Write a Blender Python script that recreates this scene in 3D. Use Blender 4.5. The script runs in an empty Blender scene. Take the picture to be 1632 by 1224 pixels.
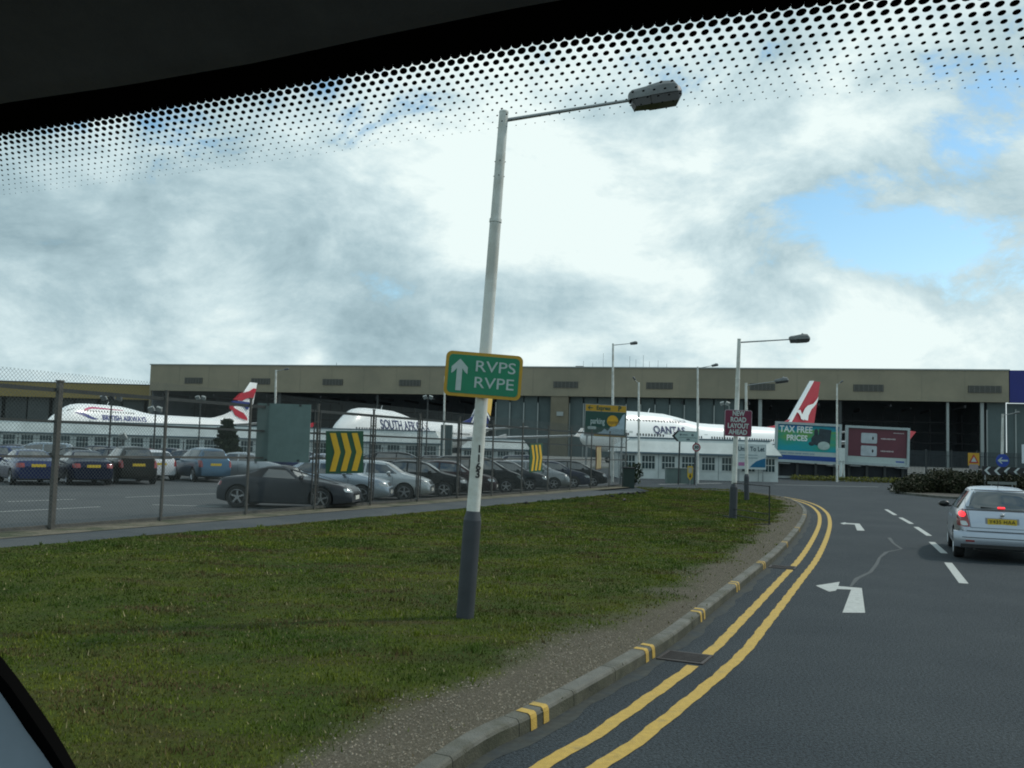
import bpy, math, random
import numpy as np
from mathutils import Vector, Matrix
from mathutils.bvhtree import BVHTree
R = math.radians
PI = math.pi
random.seed(7)
rng = np.random.default_rng(7)
scene = bpy.context.scene
COL = scene.collection

# ------------------------------------------------------------------ camera
FPX, CXP, CYP, CAMH = 1500.0, 816.0, 612.0, 1.95
PITCH, ROLL = R(4.0), R(1.6)
R0, U0 = Vector((1, 0, 0)), Vector((0, -math.sin(PITCH), math.cos(PITCH)))
FW = Vector((0, math.cos(PITCH), math.sin(PITCH)))
RT = math.cos(ROLL) * R0 + math.sin(ROLL) * U0
UP = -math.sin(ROLL) * R0 + math.cos(ROLL) * U0
CAM = Vector((0, 0, CAMH))
cd = bpy.data.cameras.new('camera')
cd.sensor_width = 36
cd.lens = 36 * FPX / 1632
cd.clip_start = 0.03
cd.clip_end = 6000
cam = bpy.data.objects.new('camera', cd)
COL.objects.link(cam)
M = Matrix((RT, UP, -FW)).transposed().to_4x4()
M.translation = CAM
cam.matrix_world = M
scene.camera = cam

def ray(px, py):
    return FW + RT * ((px - CXP) / FPX) - UP * ((py - CYP) / FPX)
def at(px, py, y):                       # point at world distance y ahead
    d = ray(px, py); return CAM + d * (y / d.y)
def gp(px, py, z=0.0):                   # point on the plane z
    d = ray(px, py); return CAM + d * ((z - CAMH) / d.z)
def cp(px, py, Z):                       # point at lens depth Z
    return CAM + ray(px, py) * Z

# ------------------------------------------------------------------ world and sun
SUN_EL, SUN_AZ = 47.0, 72.0              # azimuth from +Y towards +X
world = bpy.data.worlds.new('World')
scene.world = world
world.use_nodes = True
wn, wl = world.node_tree.nodes, world.node_tree.links
wn.clear()
def N(nodes, t, **kw):
    n = nodes.new(t)
    for k, v in kw.items(): setattr(n, k, v)
    return n
def mth(nodes, links, op, a, b=None, c=None, clamp=False):
    n = nodes.new('ShaderNodeMath'); n.operation = op; n.use_clamp = clamp
    for i, x in enumerate((a, b, c)):
        if x is None: continue
        if isinstance(x, (int, float)): n.inputs[i].default_value = x
        else: links.new(x, n.inputs[i])
    return n.outputs[0]
out = N(wn, 'ShaderNodeOutputWorld')
tc = N(wn, 'ShaderNodeTexCoord')
sky = N(wn, 'ShaderNodeTexSky', sky_type='NISHITA', sun_disc=False)
sky.sun_elevation = R(SUN_EL); sky.sun_rotation = R(SUN_AZ)
sky.air_density = 1.1; sky.dust_density = 0.6
bg_sky = N(wn, 'ShaderNodeBackground'); bg_sky.inputs[1].default_value = 0.15
hs = N(wn, 'ShaderNodeHueSaturation'); hs.inputs['Saturation'].default_value = 1.2; hs.inputs['Hue'].default_value = .485; wl.new(sky.outputs[0], hs.inputs['Color']); wl.new(hs.outputs[0], bg_sky.inputs[0])
sep = N(wn, 'ShaderNodeSeparateXYZ'); wl.new(tc.outputs['Generated'], sep.inputs[0])
zz = mth(wn, wl, 'ADD', mth(wn, wl, 'MAXIMUM', sep.outputs[2], 0.0), 0.27)
cmb = N(wn, 'ShaderNodeCombineXYZ')
wl.new(mth(wn, wl, 'DIVIDE', sep.outputs[0], zz), cmb.inputs[0])
wl.new(mth(wn, wl, 'DIVIDE', sep.outputs[1], zz), cmb.inputs[1])
def wnoise(scale, detail, rough, dist, off):
    mp = N(wn, 'ShaderNodeMapping'); mp.inputs['Location'].default_value = off
    wl.new(cmb.outputs[0], mp.inputs[0])
    n = N(wn, 'ShaderNodeTexNoise'); n.inputs['Scale'].default_value = scale
    n.inputs['Detail'].default_value = detail; n.inputs['Roughness'].default_value = rough
    n.inputs['Distortion'].default_value = dist
    wl.new(mp.outputs[0], n.inputs['Vector']); return n.outputs[0]
def blob(px, py, rad, amp, aspect=1.0):
    # soft patch of the sky round one direction; aspect < 1 makes it wider than tall
    d = ray(px, py).normalized()
    sc = N(wn, 'ShaderNodeVectorMath', operation='SUBTRACT')
    wl.new(tc.outputs['Generated'], sc.inputs[0]); sc.inputs[1].default_value = d
    s2 = N(wn, 'ShaderNodeVectorMath', operation='MULTIPLY')
    wl.new(sc.outputs[0], s2.inputs[0]); s2.inputs[1].default_value = (1, 1, 1 / aspect)
    ln = N(wn, 'ShaderNodeVectorMath', operation='LENGTH'); wl.new(s2.outputs[0], ln.inputs[0])
    mr = N(wn, 'ShaderNodeMapRange', interpolation_type='SMOOTHSTEP')
    wl.new(ln.outputs['Value'], mr.inputs[0])
    mr.inputs[1].default_value = 0; mr.inputs[2].default_value = rad
    mr.inputs[3].default_value = amp; mr.inputs[4].default_value = 0
    return mr.outputs[0]
n1 = wnoise(1.6, 13, 0.60, 0.1, (3.1, 1.7, 0))
n2 = wnoise(2.6, 13, 0.60, 0.08, (8.3, 4.2, 2))
n3 = wnoise(7.0, 11, 0.62, 0.15, (1.3, 9.2, 5))
def dnoise(scale, detail, rough, asp):
    mp = N(wn, 'ShaderNodeMapping'); mp.inputs['Scale'].default_value = asp; wl.new(tc.outputs['Generated'], mp.inputs[0])
    n = N(wn, 'ShaderNodeTexNoise'); n.inputs['Scale'].default_value = scale; n.inputs['Detail'].default_value = detail; n.inputs['Roughness'].default_value = rough; n.inputs['Distortion'].default_value = .3
    wl.new(mp.outputs[0], n.inputs['Vector']); return n.outputs[0]
n4 = dnoise(6.5, 15, .66, (1, 1, 1.6))
n5 = dnoise(3.4, 15, .62, (1, 1, 2.0))
# cover: how much cloud hides the blue
cover = mth(wn, wl, 'MULTIPLY_ADD', n1, 2.6, -0.55)
for b in [(1390, 398, .13, -1.05, .40), (1125, 262, .055, -.9, .5), (1470, 195, .06, -.3, .5), (1590, 225, .08, -.25, .4), (1300, 330, .06, -.5, .5),
          (250, 200, .16, -.85, .3), (1500, 120, .2, .45, .5), (1590, 330, .12, .4, .5), (130, 460, .2, .5, .6), (1240, 440, .05, -.4, .4), (500, 480, .45, .7, .7),
          (950, 350, .28, .8, .8), (1200, 540, .35, .6, .3)]:
    cover = mth(wn, wl, 'ADD', cover, blob(*b))
cover = mth(wn, wl, 'ADD', cover, mth(wn, wl, 'MULTIPLY_ADD', n4, 5.0, -2.5))
cov = N(wn, 'ShaderNodeMapRange', interpolation_type='SMOOTHSTEP')
wl.new(cover, cov.inputs[0]); cov.inputs[1].default_value = -.05; cov.inputs[2].default_value = .70
# brightness of the cloud
br = mth(wn, wl, 'MULTIPLY_ADD', n5, 2.0, -0.46)
for b in [(930, 300, .36, .34, .8), (1180, 420, .2, .14, .5), (700, 200, .3, .16, .6), (600, 545, .13, -.42, .42), (480, 340, .28, -.06, .5), (1080, 385, .09, -.3, .4),
          (60, 400, .16, -.10, .6), (250, 480, .3, .12, .5), (870, 470, .2, -.15, .35), (1340, 250, .16, -.2, .4), (340, 555, .25, .04, .25), (1250, 570, .4, .26, .16), (380, 470, .12, .15, .5),
          (1150, 480, .16, -.16, .2), (1560, 280, .12, -.15, .3), (1500, 500, .25, .2, .4), (500, 560, .035, .3, 1.0), (1400, 90, .3, .25, .5)]:
    br = mth(wn, wl, 'ADD', br, blob(*b))
br = mth(wn, wl, 'ADD', br, mth(wn, wl, 'MULTIPLY_ADD', n4, 1.5, -.75))
ramp = N(wn, 'ShaderNodeValToRGB')
wl.new(br, ramp.inputs[0])
e = ramp.color_ramp.elements
e[0].position = 0.0; e[0].color = (.24, .36, .41, 1)
e[1].position = 1.0; e[1].color = (.86, .98, .965, 1)
x = e.new(.42); x.color = (.43, .58, .63, 1)
x = e.new(.72); x.color = (.63, .78, .81, 1)
bg_c = N(wn, 'ShaderNodeBackground'); wl.new(ramp.outputs[0], bg_c.inputs[0]); bg_c.inputs[1].default_value = 1.0
mix = N(wn, 'ShaderNodeMixShader')
wl.new(cov.outputs[0], mix.inputs[0]); wl.new(bg_sky.outputs[0], mix.inputs[1]); wl.new(bg_c.outputs[0], mix.inputs[2])
wl.new(mix.outputs[0], out.inputs[0])

sl = bpy.data.lights.new('sun', 'SUN'); sl.energy = 2.0; sl.angle = R(2.5); sl.color = (1, .95, .86)
so = bpy.data.objects.new('sun', sl); COL.objects.link(so)
sd = Vector((math.sin(R(SUN_AZ)) * math.cos(R(SUN_EL)), math.cos(R(SUN_AZ)) * math.cos(R(SUN_EL)), math.sin(R(SUN_EL))))
so.rotation_euler = sd.to_track_quat('Z', 'Y').to_euler()
so.location = (30, -10, 60)
scene.view_settings.view_transform = 'Standard'
scene.view_settings.look = 'None'
scene.view_settings.exposure = 0.0
scene.view_settings.gamma = 1.0
scene.render.engine = 'CYCLES'
scene.cycles.max_bounces = 6
scene.cycles.filter_width = 1.9

# ------------------------------------------------------------------ materials
MATS = {}
def mat(name, col, rough=.6, metal=0.0, var=.15, scale=4.0, bump=0.0, bscale=60.0, coat=0.0, emit=0.0, objcol=False, spec=.5, alpha=1.0, col2=None, c2scale=1.0, c2w=(.45, .6)):
    if name in MATS: return MATS[name]
    m = bpy.data.materials.new(name); m.use_nodes = True
    nd, ln = m.node_tree.nodes, m.node_tree.links
    b = nd['Principled BSDF']
    tcn = N(nd, 'ShaderNodeTexCoord')
    base = N(nd, 'ShaderNodeRGB'); base.outputs[0].default_value = (*col, 1)
    src = base.outputs[0]
    if objcol:
        oi = N(nd, 'ShaderNodeObjectInfo'); src = oi.outputs['Color']
    if col2:
        nz = N(nd, 'ShaderNodeTexNoise'); nz.inputs['Scale'].default_value = c2scale; nz.inputs['Detail'].default_value = 8
        nz.inputs['Roughness'].default_value = .65
        ln.new(tcn.outputs['Object'], nz.inputs['Vector'])
        mr = N(nd, 'ShaderNodeMapRange'); ln.new(nz.outputs[0], mr.inputs[0])
        mr.inputs[1].default_value, mr.inputs[2].default_value = c2w
        mx = N(nd, 'ShaderNodeMix', data_type='RGBA'); ln.new(mr.outputs[0], mx.inputs['Factor'])
        ln.new(src, mx.inputs['A']); mx.inputs['B'].default_value = (*col2, 1); src = mx.outputs['Result']
    if var > 0:
        nz = N(nd, 'ShaderNodeTexNoise'); nz.inputs['Scale'].default_value = scale; nz.inputs['Detail'].default_value = 7
        nz.inputs['Roughness'].default_value = .7
        ln.new(tcn.outputs['Object'], nz.inputs['Vector'])
        mr = N(nd, 'ShaderNodeMapRange'); ln.new(nz.outputs[0], mr.inputs[0])
        mr.inputs[1].default_value = .25; mr.inputs[2].default_value = .75
        mr.inputs[3].default_value = 1 - var; mr.inputs[4].default_value = 1 + var
        mx = N(nd, 'ShaderNodeVectorMath', operation='SCALE'); ln.new(src, mx.inputs[0]); ln.new(mr.outputs[0], mx.inputs['Scale'])
        src = mx.outputs[0]
    ln.new(src, b.inputs['Base Color'])
    b.inputs['Roughness'].default_value = rough; b.inputs['Metallic'].default_value = metal
    b.inputs['Coat Weight'].default_value = coat; b.inputs['Coat Roughness'].default_value = .05
    b.inputs['Specular IOR Level'].default_value = spec
    if bump > 0:
        nz = N(nd, 'ShaderNodeTexNoise'); nz.inputs['Scale'].default_value = bscale; nz.inputs['Detail'].default_value = 4
        ln.new(tcn.outputs['Object'], nz.inputs['Vector'])
        bp = N(nd, 'ShaderNodeBump'); bp.inputs['Strength'].default_value = bump; bp.inputs['Distance'].default_value = .02
        ln.new(nz.outputs[0], bp.inputs['Height']); ln.new(bp.outputs[0], b.inputs['Normal'])
    if emit > 0:
        b.inputs['Emission Color'].default_value = (*col, 1); b.inputs['Emission Strength'].default_value = emit
    MATS[name] = m
    return m

paint = mat('car paint', (.5, .5, .5), .30, .0, .05, 3, coat=.28, objcol=True, spec=.05)
paint.node_tree.nodes['Principled BSDF'].inputs['Coat Roughness'].default_value = .14
silverp = mat('silver paint', (.5, .5, .5), .30, .75, .05, 3, coat=.5, objcol=True)
silverp.node_tree.nodes['Principled BSDF'].inputs['Coat Roughness'].default_value = .1
black = mat('black plastic', (.012, .012, .013), .5, 0, .2, 8)
rubber = mat('rubber', (.02, .02, .02), .85, 0, .25, 12)
glass = mat('tinted glass', (.012, .017, .018), .04, 0, 0, spec=.6)
glass.node_tree.nodes['Principled BSDF'].inputs['IOR'].default_value = 2.1
chrome = mat('alloy', (.42, .43, .44), .3, .9, .1, 10)
tail_red = mat('tail lamp red', (.22, .012, .012), .15, 0, .1, 20, coat=1)
lampglass = mat('lamp glass', (.45, .48, .48), .12, .5, .35, 30, coat=1)
plate_y = mat('yellow plate', (.62, .43, .03), .45, 0, .06, 20)
plate_w = mat('white plate', (.65, .65, .6), .45, 0, .06, 20)
white_wall = mat('white cladding', (.62, .66, .64), .6, 0, .12, .6, col2=(.5, .54, .52), c2scale=.25)
white_paint = mat('white pole paint', (.66, .68, .64), .5, 0, .12, 3, col2=(.5, .5, .45), c2scale=2.2)
grey_paint = mat('grey pole paint', (.038, .044, .052), .55, 0, .25, 5, bump=.1)
galv = mat('galvanised steel', (.30, .32, .32), .45, .6, .2, 6)
darksteel = mat('dark steel', (.045, .05, .05), .6, .2, .3, 5)
fencepost = mat('weathered fence post', (.10, .095, .085), .8, 0, .35, 6, bump=.3, bscale=20)
wiremat = mat('fence wire', (.085, .10, .10), .9, 0, .2, 3, spec=.1)
concrete = mat('kerb concrete', (.125, .125, .108), .85, 0, .3, 3, bump=.5, bscale=70, col2=(.07, .07, .05), c2scale=1.6)
yellow_line = mat('yellow road paint', (.46, .30, .055), .7, 0, .22, 14, bump=.4, bscale=120, col2=(.30, .22, .07), c2scale=5, c2w=(.56, .72))
white_line = mat('white road paint', (.42, .44, .42), .7, 0, .2, 14, bump=.4, bscale=120, col2=(.25, .26, .25), c2scale=6, c2w=(.56, .72))
asphalt = mat('road asphalt', (.022, .030, .036), .88, 0, .95, 42, bump=1.0, bscale=60, col2=(.035, .044, .049), c2scale=.45, c2w=(.35, .7), spec=.3)
for q in asphalt.node_tree.nodes:
    if q.type == 'MAP_RANGE' and q.inputs[3].default_value < .2 and abs(q.inputs[1].default_value - .25) < .01: q.inputs[1].default_value = .38; q.inputs[2].default_value = .62; q.inputs[3].default_value = .35; q.inputs[4].default_value = 1.9
asphalt2 = mat('car park asphalt', (.045, .053, .057), .85, 0, .5, 30, bump=.7, bscale=60, col2=(.065, .073, .074), c2scale=.22, c2w=(.4, .6))
pathmat = mat('path asphalt', (.040, .050, .056), .85, 0, .35, 25, bump=.6, bscale=60, col2=(.06, .068, .07), c2scale=.5)
navy_sign = mat('sign navy', (.015, .03, .16), .5)
cream = mat('cream cladding', (.27, .24, .172), .8, 0, .08, .08, col2=(.225, .205, .15), c2scale=.035)
ochre = mat('ochre cladding', (.25, .19, .07), .8, 0, .1, .08)
bluecl = mat('blue cladding', (.015, .022, .17), .6, 0, .1, .1)
darkhall = mat('hangar interior', (.17, .19, .21), .9, 0, .3, .05)
doorsheet = mat('hangar door sheeting', (.085, .115, .115), .7, 0, .2, .12)
louvre = mat('vent louvre', (.06, .06, .055), .8)
palestrip = mat('pale steel', (.30, .33, .32), .6)
jetwhite = mat('aircraft white', (.88, .90, .89), .3, 0, .04, .1, coat=.5)
jetgrey = mat('aircraft grey', (.42, .45, .46), .4, .2, .06, .1)
red = mat('livery red', (.45, .02, .04), .4)
jblue = mat('livery blue', (.02, .035, .2), .4)
jgreen = mat('livery green', (.02, .22, .07), .4)
jgold = mat('livery gold', (.72, .48, .12), .4)
dkwin = mat('dark window', (.02, .025, .03), .15)
sgreen = mat('sign green', (.0, .19, .09), .45, 0, .12, 6)
syellow = mat('sign amber', (.46, .26, .012), .45, 0, .15, 8)
swhite = mat('sign white', (.42, .50, .48), .5, 0, .1, 8)
maroon = mat('sign maroon', (.15, .012, .045), .5, 0, .12, 4)
signback = mat('sign back', (.13, .19, .18), .6, .1, .15, 3)

# ------------------------------------------------------------------ mesh builder and object helpers
class MB:
    def __init__(s): s.v = []; s.f = []; s.m = []
    def face(s, pts, m=0):
        n = len(s.v); s.v += [tuple(p) for p in pts]; s.f.append(tuple(range(n, n + len(pts)))); s.m.append(m)
    def box(s, c, d, m=0, rot=None):
        n = len(s.v); hx, hy, hz = d[0] / 2, d[1] / 2, d[2] / 2
        for q in ((-1, -1, -1), (1, -1, -1), (1, 1, -1), (-1, 1, -1), (-1, -1, 1), (1, -1, 1), (1, 1, 1), (-1, 1, 1)):
            p = Vector((q[0] * hx, q[1] * hy, q[2] * hz))
            if rot is not None: p = rot @ p
            s.v.append((p.x + c[0], p.y + c[1], p.z + c[2]))
        for f in ((0, 3, 2, 1), (4, 5, 6, 7), (0, 1, 5, 4), (1, 2, 6, 5), (2, 3, 7, 6), (3, 0, 4, 7)):
            s.f.append(tuple(n + i for i in f)); s.m.append(m)
        return s
    def cyl(s, p0, p1, r0, r1=None, n=12, m=0, caps=True):
        p0, p1 = Vector(p0), Vector(p1); r1 = r0 if r1 is None else r1
        a = (p1 - p0).normalized(); t = Vector((1, 0, 0)) if abs(a.x) < .9 else Vector((0, 1, 0))
        u = a.cross(t).normalized(); w = a.cross(u); b = len(s.v)
        for p, r in ((p0, r0), (p1, r1)):
            for i in range(n):
                q = p + (u * math.cos(2 * PI * i / n) + w * math.sin(2 * PI * i / n)) * r; s.v.append(tuple(q))
        for i in range(n):
            j = (i + 1) % n; s.f.append((b + i, b + j, b + n + j, b + n + i)); s.m.append(m)
        if caps:
            s.f.append(tuple(b + i for i in reversed(range(n)))); s.m.append(m)
            s.f.append(tuple(b + n + i for i in range(n))); s.m.append(m)
        return s
    def prism(s, poly, y0, y1, m=0):        # poly in x,z; front at y0 (smaller y)
        n = len(poly); b = len(s.v)
        s.v += [(p[0], y0, p[1]) for p in poly] + [(p[0], y1, p[1]) for p in poly]
        s.f.append(tuple(range(b, b + n))); s.m.append(m)
        s.f.append(tuple(b + n + i for i in reversed(range(n)))); s.m.append(m)
        for i in range(n):
            j = (i + 1) % n; s.f.append((b + i, b + n + i, b + n + j, b + j)); s.m.append(m)
        return s
    def grid(s, rows, m=0, closed=False):
        b = len(s.v); nr, nc = len(rows), len(rows[0])
        for r in rows: s.v += [tuple(p) for p in r]
        for i in range(nr - 1):
            for j in range(nc if closed else nc - 1):
                k = (j + 1) % nc
                s.f.append((b + i * nc + j, b + i * nc + k, b + (i + 1) * nc + k, b + (i + 1) * nc + j)); s.m.append(m)
        return s
    def lathe(s, prof, n=24, axis='Y', c=(0, 0, 0), m=0):
        rows = []
        for (a, r) in prof:
            row = []
            for i in range(n):
                t = 2 * PI * i / n
                if axis == 'Y': row.append((c[0] + r * math.cos(t), c[1] + a, c[2] + r * math.sin(t)))
                else: row.append((c[0] + r * math.cos(t), c[1] + r * math.sin(t), c[2] + a))
            rows.append(row)
        return s.grid(rows, m, True)
    def ball(s, c, r, m=0, n=10):
        rows = []
        for i in range(n // 2 + 1):
            a = PI * i / (n // 2)
            rows.append([(c[0] + r[0] * math.sin(a) * math.cos(2 * PI * j / n), c[1] + r[1] * math.sin(a) * math.sin(2 * PI * j / n), c[2] + r[2] * math.cos(a)) for j in range(n)])
        return s.grid(rows, m, True)
    def build(s, name, mats, parent=None, smooth=None):
        me = bpy.data.meshes.new(name); me.from_pydata(s.v, [], s.f); me.validate()
        if not isinstance(mats, (list, tuple)): mats = [mats]
        for x in mats: me.materials.append(x)
        if len(me.polygons) == len(s.m): me.polygons.foreach_set('material_index', s.m)
        if smooth is not None:
            me.polygons.foreach_set('use_smooth', [True] * len(me.polygons)); me.set_sharp_from_angle(angle=R(smooth))
        me.update()
        o = bpy.data.objects.new(name, me); COL.objects.link(o)
        if parent is not None: o.parent = parent
        return o
def tag(o, label=None, cat=None, group=None, kind=None):
    if label: o['label'] = label
    if cat: o['category'] = cat
    if group: o['group'] = group
    if kind: o['kind'] = kind
    return o
def empty(name, loc, rz, label, cat, group=None):
    o = bpy.data.objects.new(name, None); COL.objects.link(o); o.empty_display_size = .3
    o.location = loc; o.rotation_euler = (0, 0, rz)
    return tag(o, label, cat, group)
def copy_tree(o, parent=None):
    c = o.copy(); COL.objects.link(c)
    if parent is not None: c.parent = parent
    for ch in list(o.children): copy_tree(ch, c)
    return c
def structure(o): o['kind'] = 'structure'; return o
def text(name, body, size, m, parent, x, y, z, w=None, bold=0.0, align='CENTER', thick=.002, rot=None, spacing=1.0):
    cu = bpy.data.curves.new('t', 'FONT'); cu.body = body; cu.size = size; cu.align_x = align; cu.align_y = 'CENTER'
    cu.extrude = thick; cu.offset = bold; cu.space_character = spacing; cu.resolution_u = 3
    tmp = bpy.data.objects.new('t', cu); COL.objects.link(tmp)
    bpy.context.view_layer.update()
    me = bpy.data.meshes.new_from_object(tmp.evaluated_get(bpy.context.evaluated_depsgraph_get()))
    bpy.data.objects.remove(tmp); bpy.data.curves.remove(cu)
    xs = [v.co.x for v in me.vertices]
    if w and xs:
        k = w / (max(xs) - min(xs))
        for v in me.vertices: v.co.x *= k
    me.materials.clear(); me.materials.append(m); me.name = name
    o = bpy.data.objects.new(name, me); COL.objects.link(o); o.parent = parent
    o.location = (x, y, z); o.rotation_euler = rot or (PI / 2, 0, 0)
    return o
def catmull(P, n=12):
    P = [np.array(p, float) for p in P]; Q = [2 * P[0] - P[1]] + P + [2 * P[-1] - P[-2]]; o = []
    for i in range(1, len(Q) - 2):
        for k in range(n):
            t = k / n; a, b, c, d = Q[i - 1], Q[i], Q[i + 1], Q[i + 2]
            o.append(.5 * ((2 * b) + (-a + c) * t + (2 * a - 5 * b + 4 * c - d) * t * t + (-a + 3 * b - 3 * c + d) * t ** 3))
    o.append(P[-1]); return np.array(o)
def resample(P, step):
    P = np.array(P); L = np.r_[0, np.cumsum(np.linalg.norm(np.diff(P, axis=0), axis=1))]
    s = np.arange(0, L[-1], step)
    return np.stack([np.interp(s, L, P[:, k]) for k in range(P.shape[1])], 1), s, L[-1]
def rrect(w, h, r, n=5, cx=0, cz=0):
    p = []
    for (sx, sz, a0) in ((1, -1, -90), (1, 1, 0), (-1, 1, 90), (-1, -1, 180)):
        for i in range(n + 1):
            a = R(a0 + 90 * i / n); p.append((cx + sx * (w / 2 - r) + r * math.cos(a), cz + sz * (h / 2 - r) + r * math.sin(a)))
    return p

# ------------------------------------------------------------------ ground, road, verge
def sheet(name, pts, z, m, skirt=None):
    b = MB(); b.face([(p[0], p[1], z) for p in pts]); o = b.build(name, m); return structure(o)
terr = mat('open ground', (.06, .07, .045), .95, 0, .3, .3)
b = MB(); b.face([(-3000, -300, -.03), (3000, -300, -.03), (3000, 5000, -.03), (-3000, 5000, -.03)]); structure(b.build('ground', terr))
KP = [gp(*q) for q in [(640, 1290), (740, 1224), (870, 1152), (1055, 1040), (1125, 985), (1200, 922), (1243, 885), (1272, 851), (1284, 830), (1284, 815), (1270, 803), (1240, 794), (1190, 787), (1120, 783.5), (1040, 781)]]
KP = [Vector((-1.9, .5, 0)), Vector((-1.15, 3.2, 0))] + KP[1:]
K, Ks, KL = resample(catmull([(p.x, p.y) for p in KP]), .1)
Kd = np.gradient(K, axis=0); Kd /= np.linalg.norm(Kd, axis=1)[:, None]
Kn = np.stack([-Kd[:, 1], Kd[:, 0]], 1)      # towards the grass
def Koff(d): return K + Kn * d
GP = [(-14, .5), (-12.2, 7), (-10.5, 12.5)] + [tuple(gp(*q, .11))[:2] for q in [(0, 874), (250, 851), (500, 832), (780, 806), (1000, 786), (1038, 782.6)]]
G = catmull(GP, 12)
G, Gs, GL = resample(G, .12)
def lerp_curve(C, n): 
    L = np.r_[0, np.cumsum(np.linalg.norm(np.diff(C, axis=0), axis=1))]; s = np.linspace(0, L[-1], n)
    return np.stack([np.interp(s, L, C[:, k]) for k in range(2)], 1)
FX = lambda y: -18.22 + .457 * y             # line of the long fence
road_pts = [(-6, -6), (160, -6), (160, 118), (-120, 118), (-120, 56), (6.5, 56), (4, 49), (-4, 30), (-12, 12)]
structure(sheet('road', road_pts, 0, asphalt))
cp_pts = [(FX(-5), -5), (FX(53.5), 53.5), (7.2, 56), (7.2, 78), (-130, 78), (-130, -5)]
structure(sheet('car_park', cp_pts, .004, asphalt2))
# footpath between fence and grass
fp = MB(); n = 120; Gc = lerp_curve(G, n)
rows = []
for i in range(n):
    g = Gc[i]; y = g[1]; fx = FX(y) + .95
    rows.append([(fx, y, .06), (min(fx + .3, g[0] - .02), y, .065), (g[0] + .12, g[1], .065)])
fp.grid(rows); structure(fp.build('footpath', pathmat))
gv = MB(); rows = [[(FX(y) - .45, y, .05), (FX(y) + .3, y, .075), (FX(y) + 1.0, y, .07)] for y in np.linspace(0, 54, 200)]
gravelmat = mat('gravel bed', (.14, .125, .09), .95, 0, .6, 22, bump=1, bscale=40, col2=(.05, .06, .03), c2scale=1.3)
gv.grid(rows); structure(gv.build('gravel_strip', gravelmat))
# verge sheet with a dirt margin along the kerb
VH = .105
n = 260; m_ = 70
Kc, Gc = lerp_curve(Koff(.125), n), lerp_curve(G, n)
ts = np.linspace(0, 1, m_) ** 1.5
P = Kc[:, None, :] * (1 - ts[None, :, None]) + Gc[:, None, :] * ts[None, :, None]
def smooth_noise(x, y, s, seed):
    r = np.random.default_rng(seed); o = 0; a = 1; tot = 0
    for k in range(4):
        for j in range(3):
            th = r.uniform(0, 2 * PI); ph = r.uniform(0, 2 * PI); f = s * 2 ** k * r.uniform(.7, 1.3)
            o = o + a * np.sin((x * math.cos(th) + y * math.sin(th)) * f + ph + 1.7 * np.sin((x * math.sin(th) - y * math.cos(th)) * f * .7 + ph))
            tot += a
        a *= .6
    return o / tot * 1.8
def kdist(x, y):
    d = np.full(x.shape, 1e9)
    for k in range(0, len(K), 3): d = np.minimum(d, (x - K[k, 0]) ** 2 + (y - K[k, 1]) ** 2)
    return np.sqrt(d)
def grassiness(x, y):
    d = kdist(x, y)
    w = .56 + .30 * smooth_noise(x, y, 1.1, 3) + .12 * smooth_noise(x, y, 5, 8)
    w = w + np.clip((9 - y) * .03, 0, .15)
    return np.clip((d - w) / .45, 0, 1)
X, Y = P[..., 0], P[..., 1]
Z = VH + .015 * smooth_noise(X, Y, .6, 5) * np.minimum(kdist(X, Y), 1)
gr = grassiness(X, Y)
vb = MB(); vb.grid(np.stack([X, Y, Z], 2).tolist())
vmat = mat('verge soil and turf', (.088, .078, .058), .95, 0, .55, 40, bump=.6, bscale=80)
nd, ln = vmat.node_tree.nodes, vmat.node_tree.links
at_ = N(nd, 'ShaderNodeAttribute', attribute_name='grassy')
tcn = N(nd, 'ShaderNodeTexCoord')
def objnoise(scale, lo, hi, det=8, asp=None):
    z = N(nd, 'ShaderNodeTexNoise'); z.inputs['Scale'].default_value = scale; z.inputs['Detail'].default_value = det; z.inputs['Roughness'].default_value = .7
    if asp:
        mp = N(nd, 'ShaderNodeMapping'); mp.inputs['Scale'].default_value = asp; ln.new(tcn.outputs['Object'], mp.inputs[0]); ln.new(mp.outputs[0], z.inputs['Vector'])
    else: ln.new(tcn.outputs['Object'], z.inputs['Vector'])
    r = N(nd, 'ShaderNodeMapRange'); ln.new(z.outputs[0], r.inputs[0]); r.inputs[1].default_value = lo; r.inputs[2].default_value = hi
    return r.outputs[0]
def cmix(f, a, bcol):
    mx = N(nd, 'ShaderNodeMix', data_type='RGBA')
    ln.new(f, mx.inputs['Factor'])
    for s, v in (('A', a), ('B', bcol)):
        if isinstance(v, tuple): mx.inputs[s].default_value = (*v, 1)
        else: ln.new(v, mx.inputs[s])
    return mx.outputs['Result']
turf = cmix(objnoise(.5, .40, .60), (.036, .066, .008), (.080, .100, .012))
turf = cmix(objnoise(1.4, .50, .68, asp=(.5, 1.6, 1)), turf, (.070, .050, .024))
turf = cmix(objnoise(24, .30, .70), turf, (.030, .036, .010))
bs = nd['Principled BSDF']; dirt = bs.inputs['Base Color'].links[0].from_socket
dirt2 = cmix(objnoise(60, .60, .66, 3), dirt, (.24, .22, .18))
ln.new(cmix(at_.outputs['Fac'], dirt2, turf), bs.inputs['Base Color'])
bs.inputs['Specular IOR Level'].default_value = .1
vo = structure(vb.build('verge', vmat, smooth=60))
a = vo.data.attributes.new('grassy', 'FLOAT', 'POINT'); a.data.foreach_set('value', gr.ravel().astype(np.float32))
# hard edge of the verge against the path
eb = MB(); eb.grid([[(g[0], g[1], .02), (g[0], g[1], VH)] for g in Gc]); structure(eb.build('verge_edge', vmat))
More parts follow.
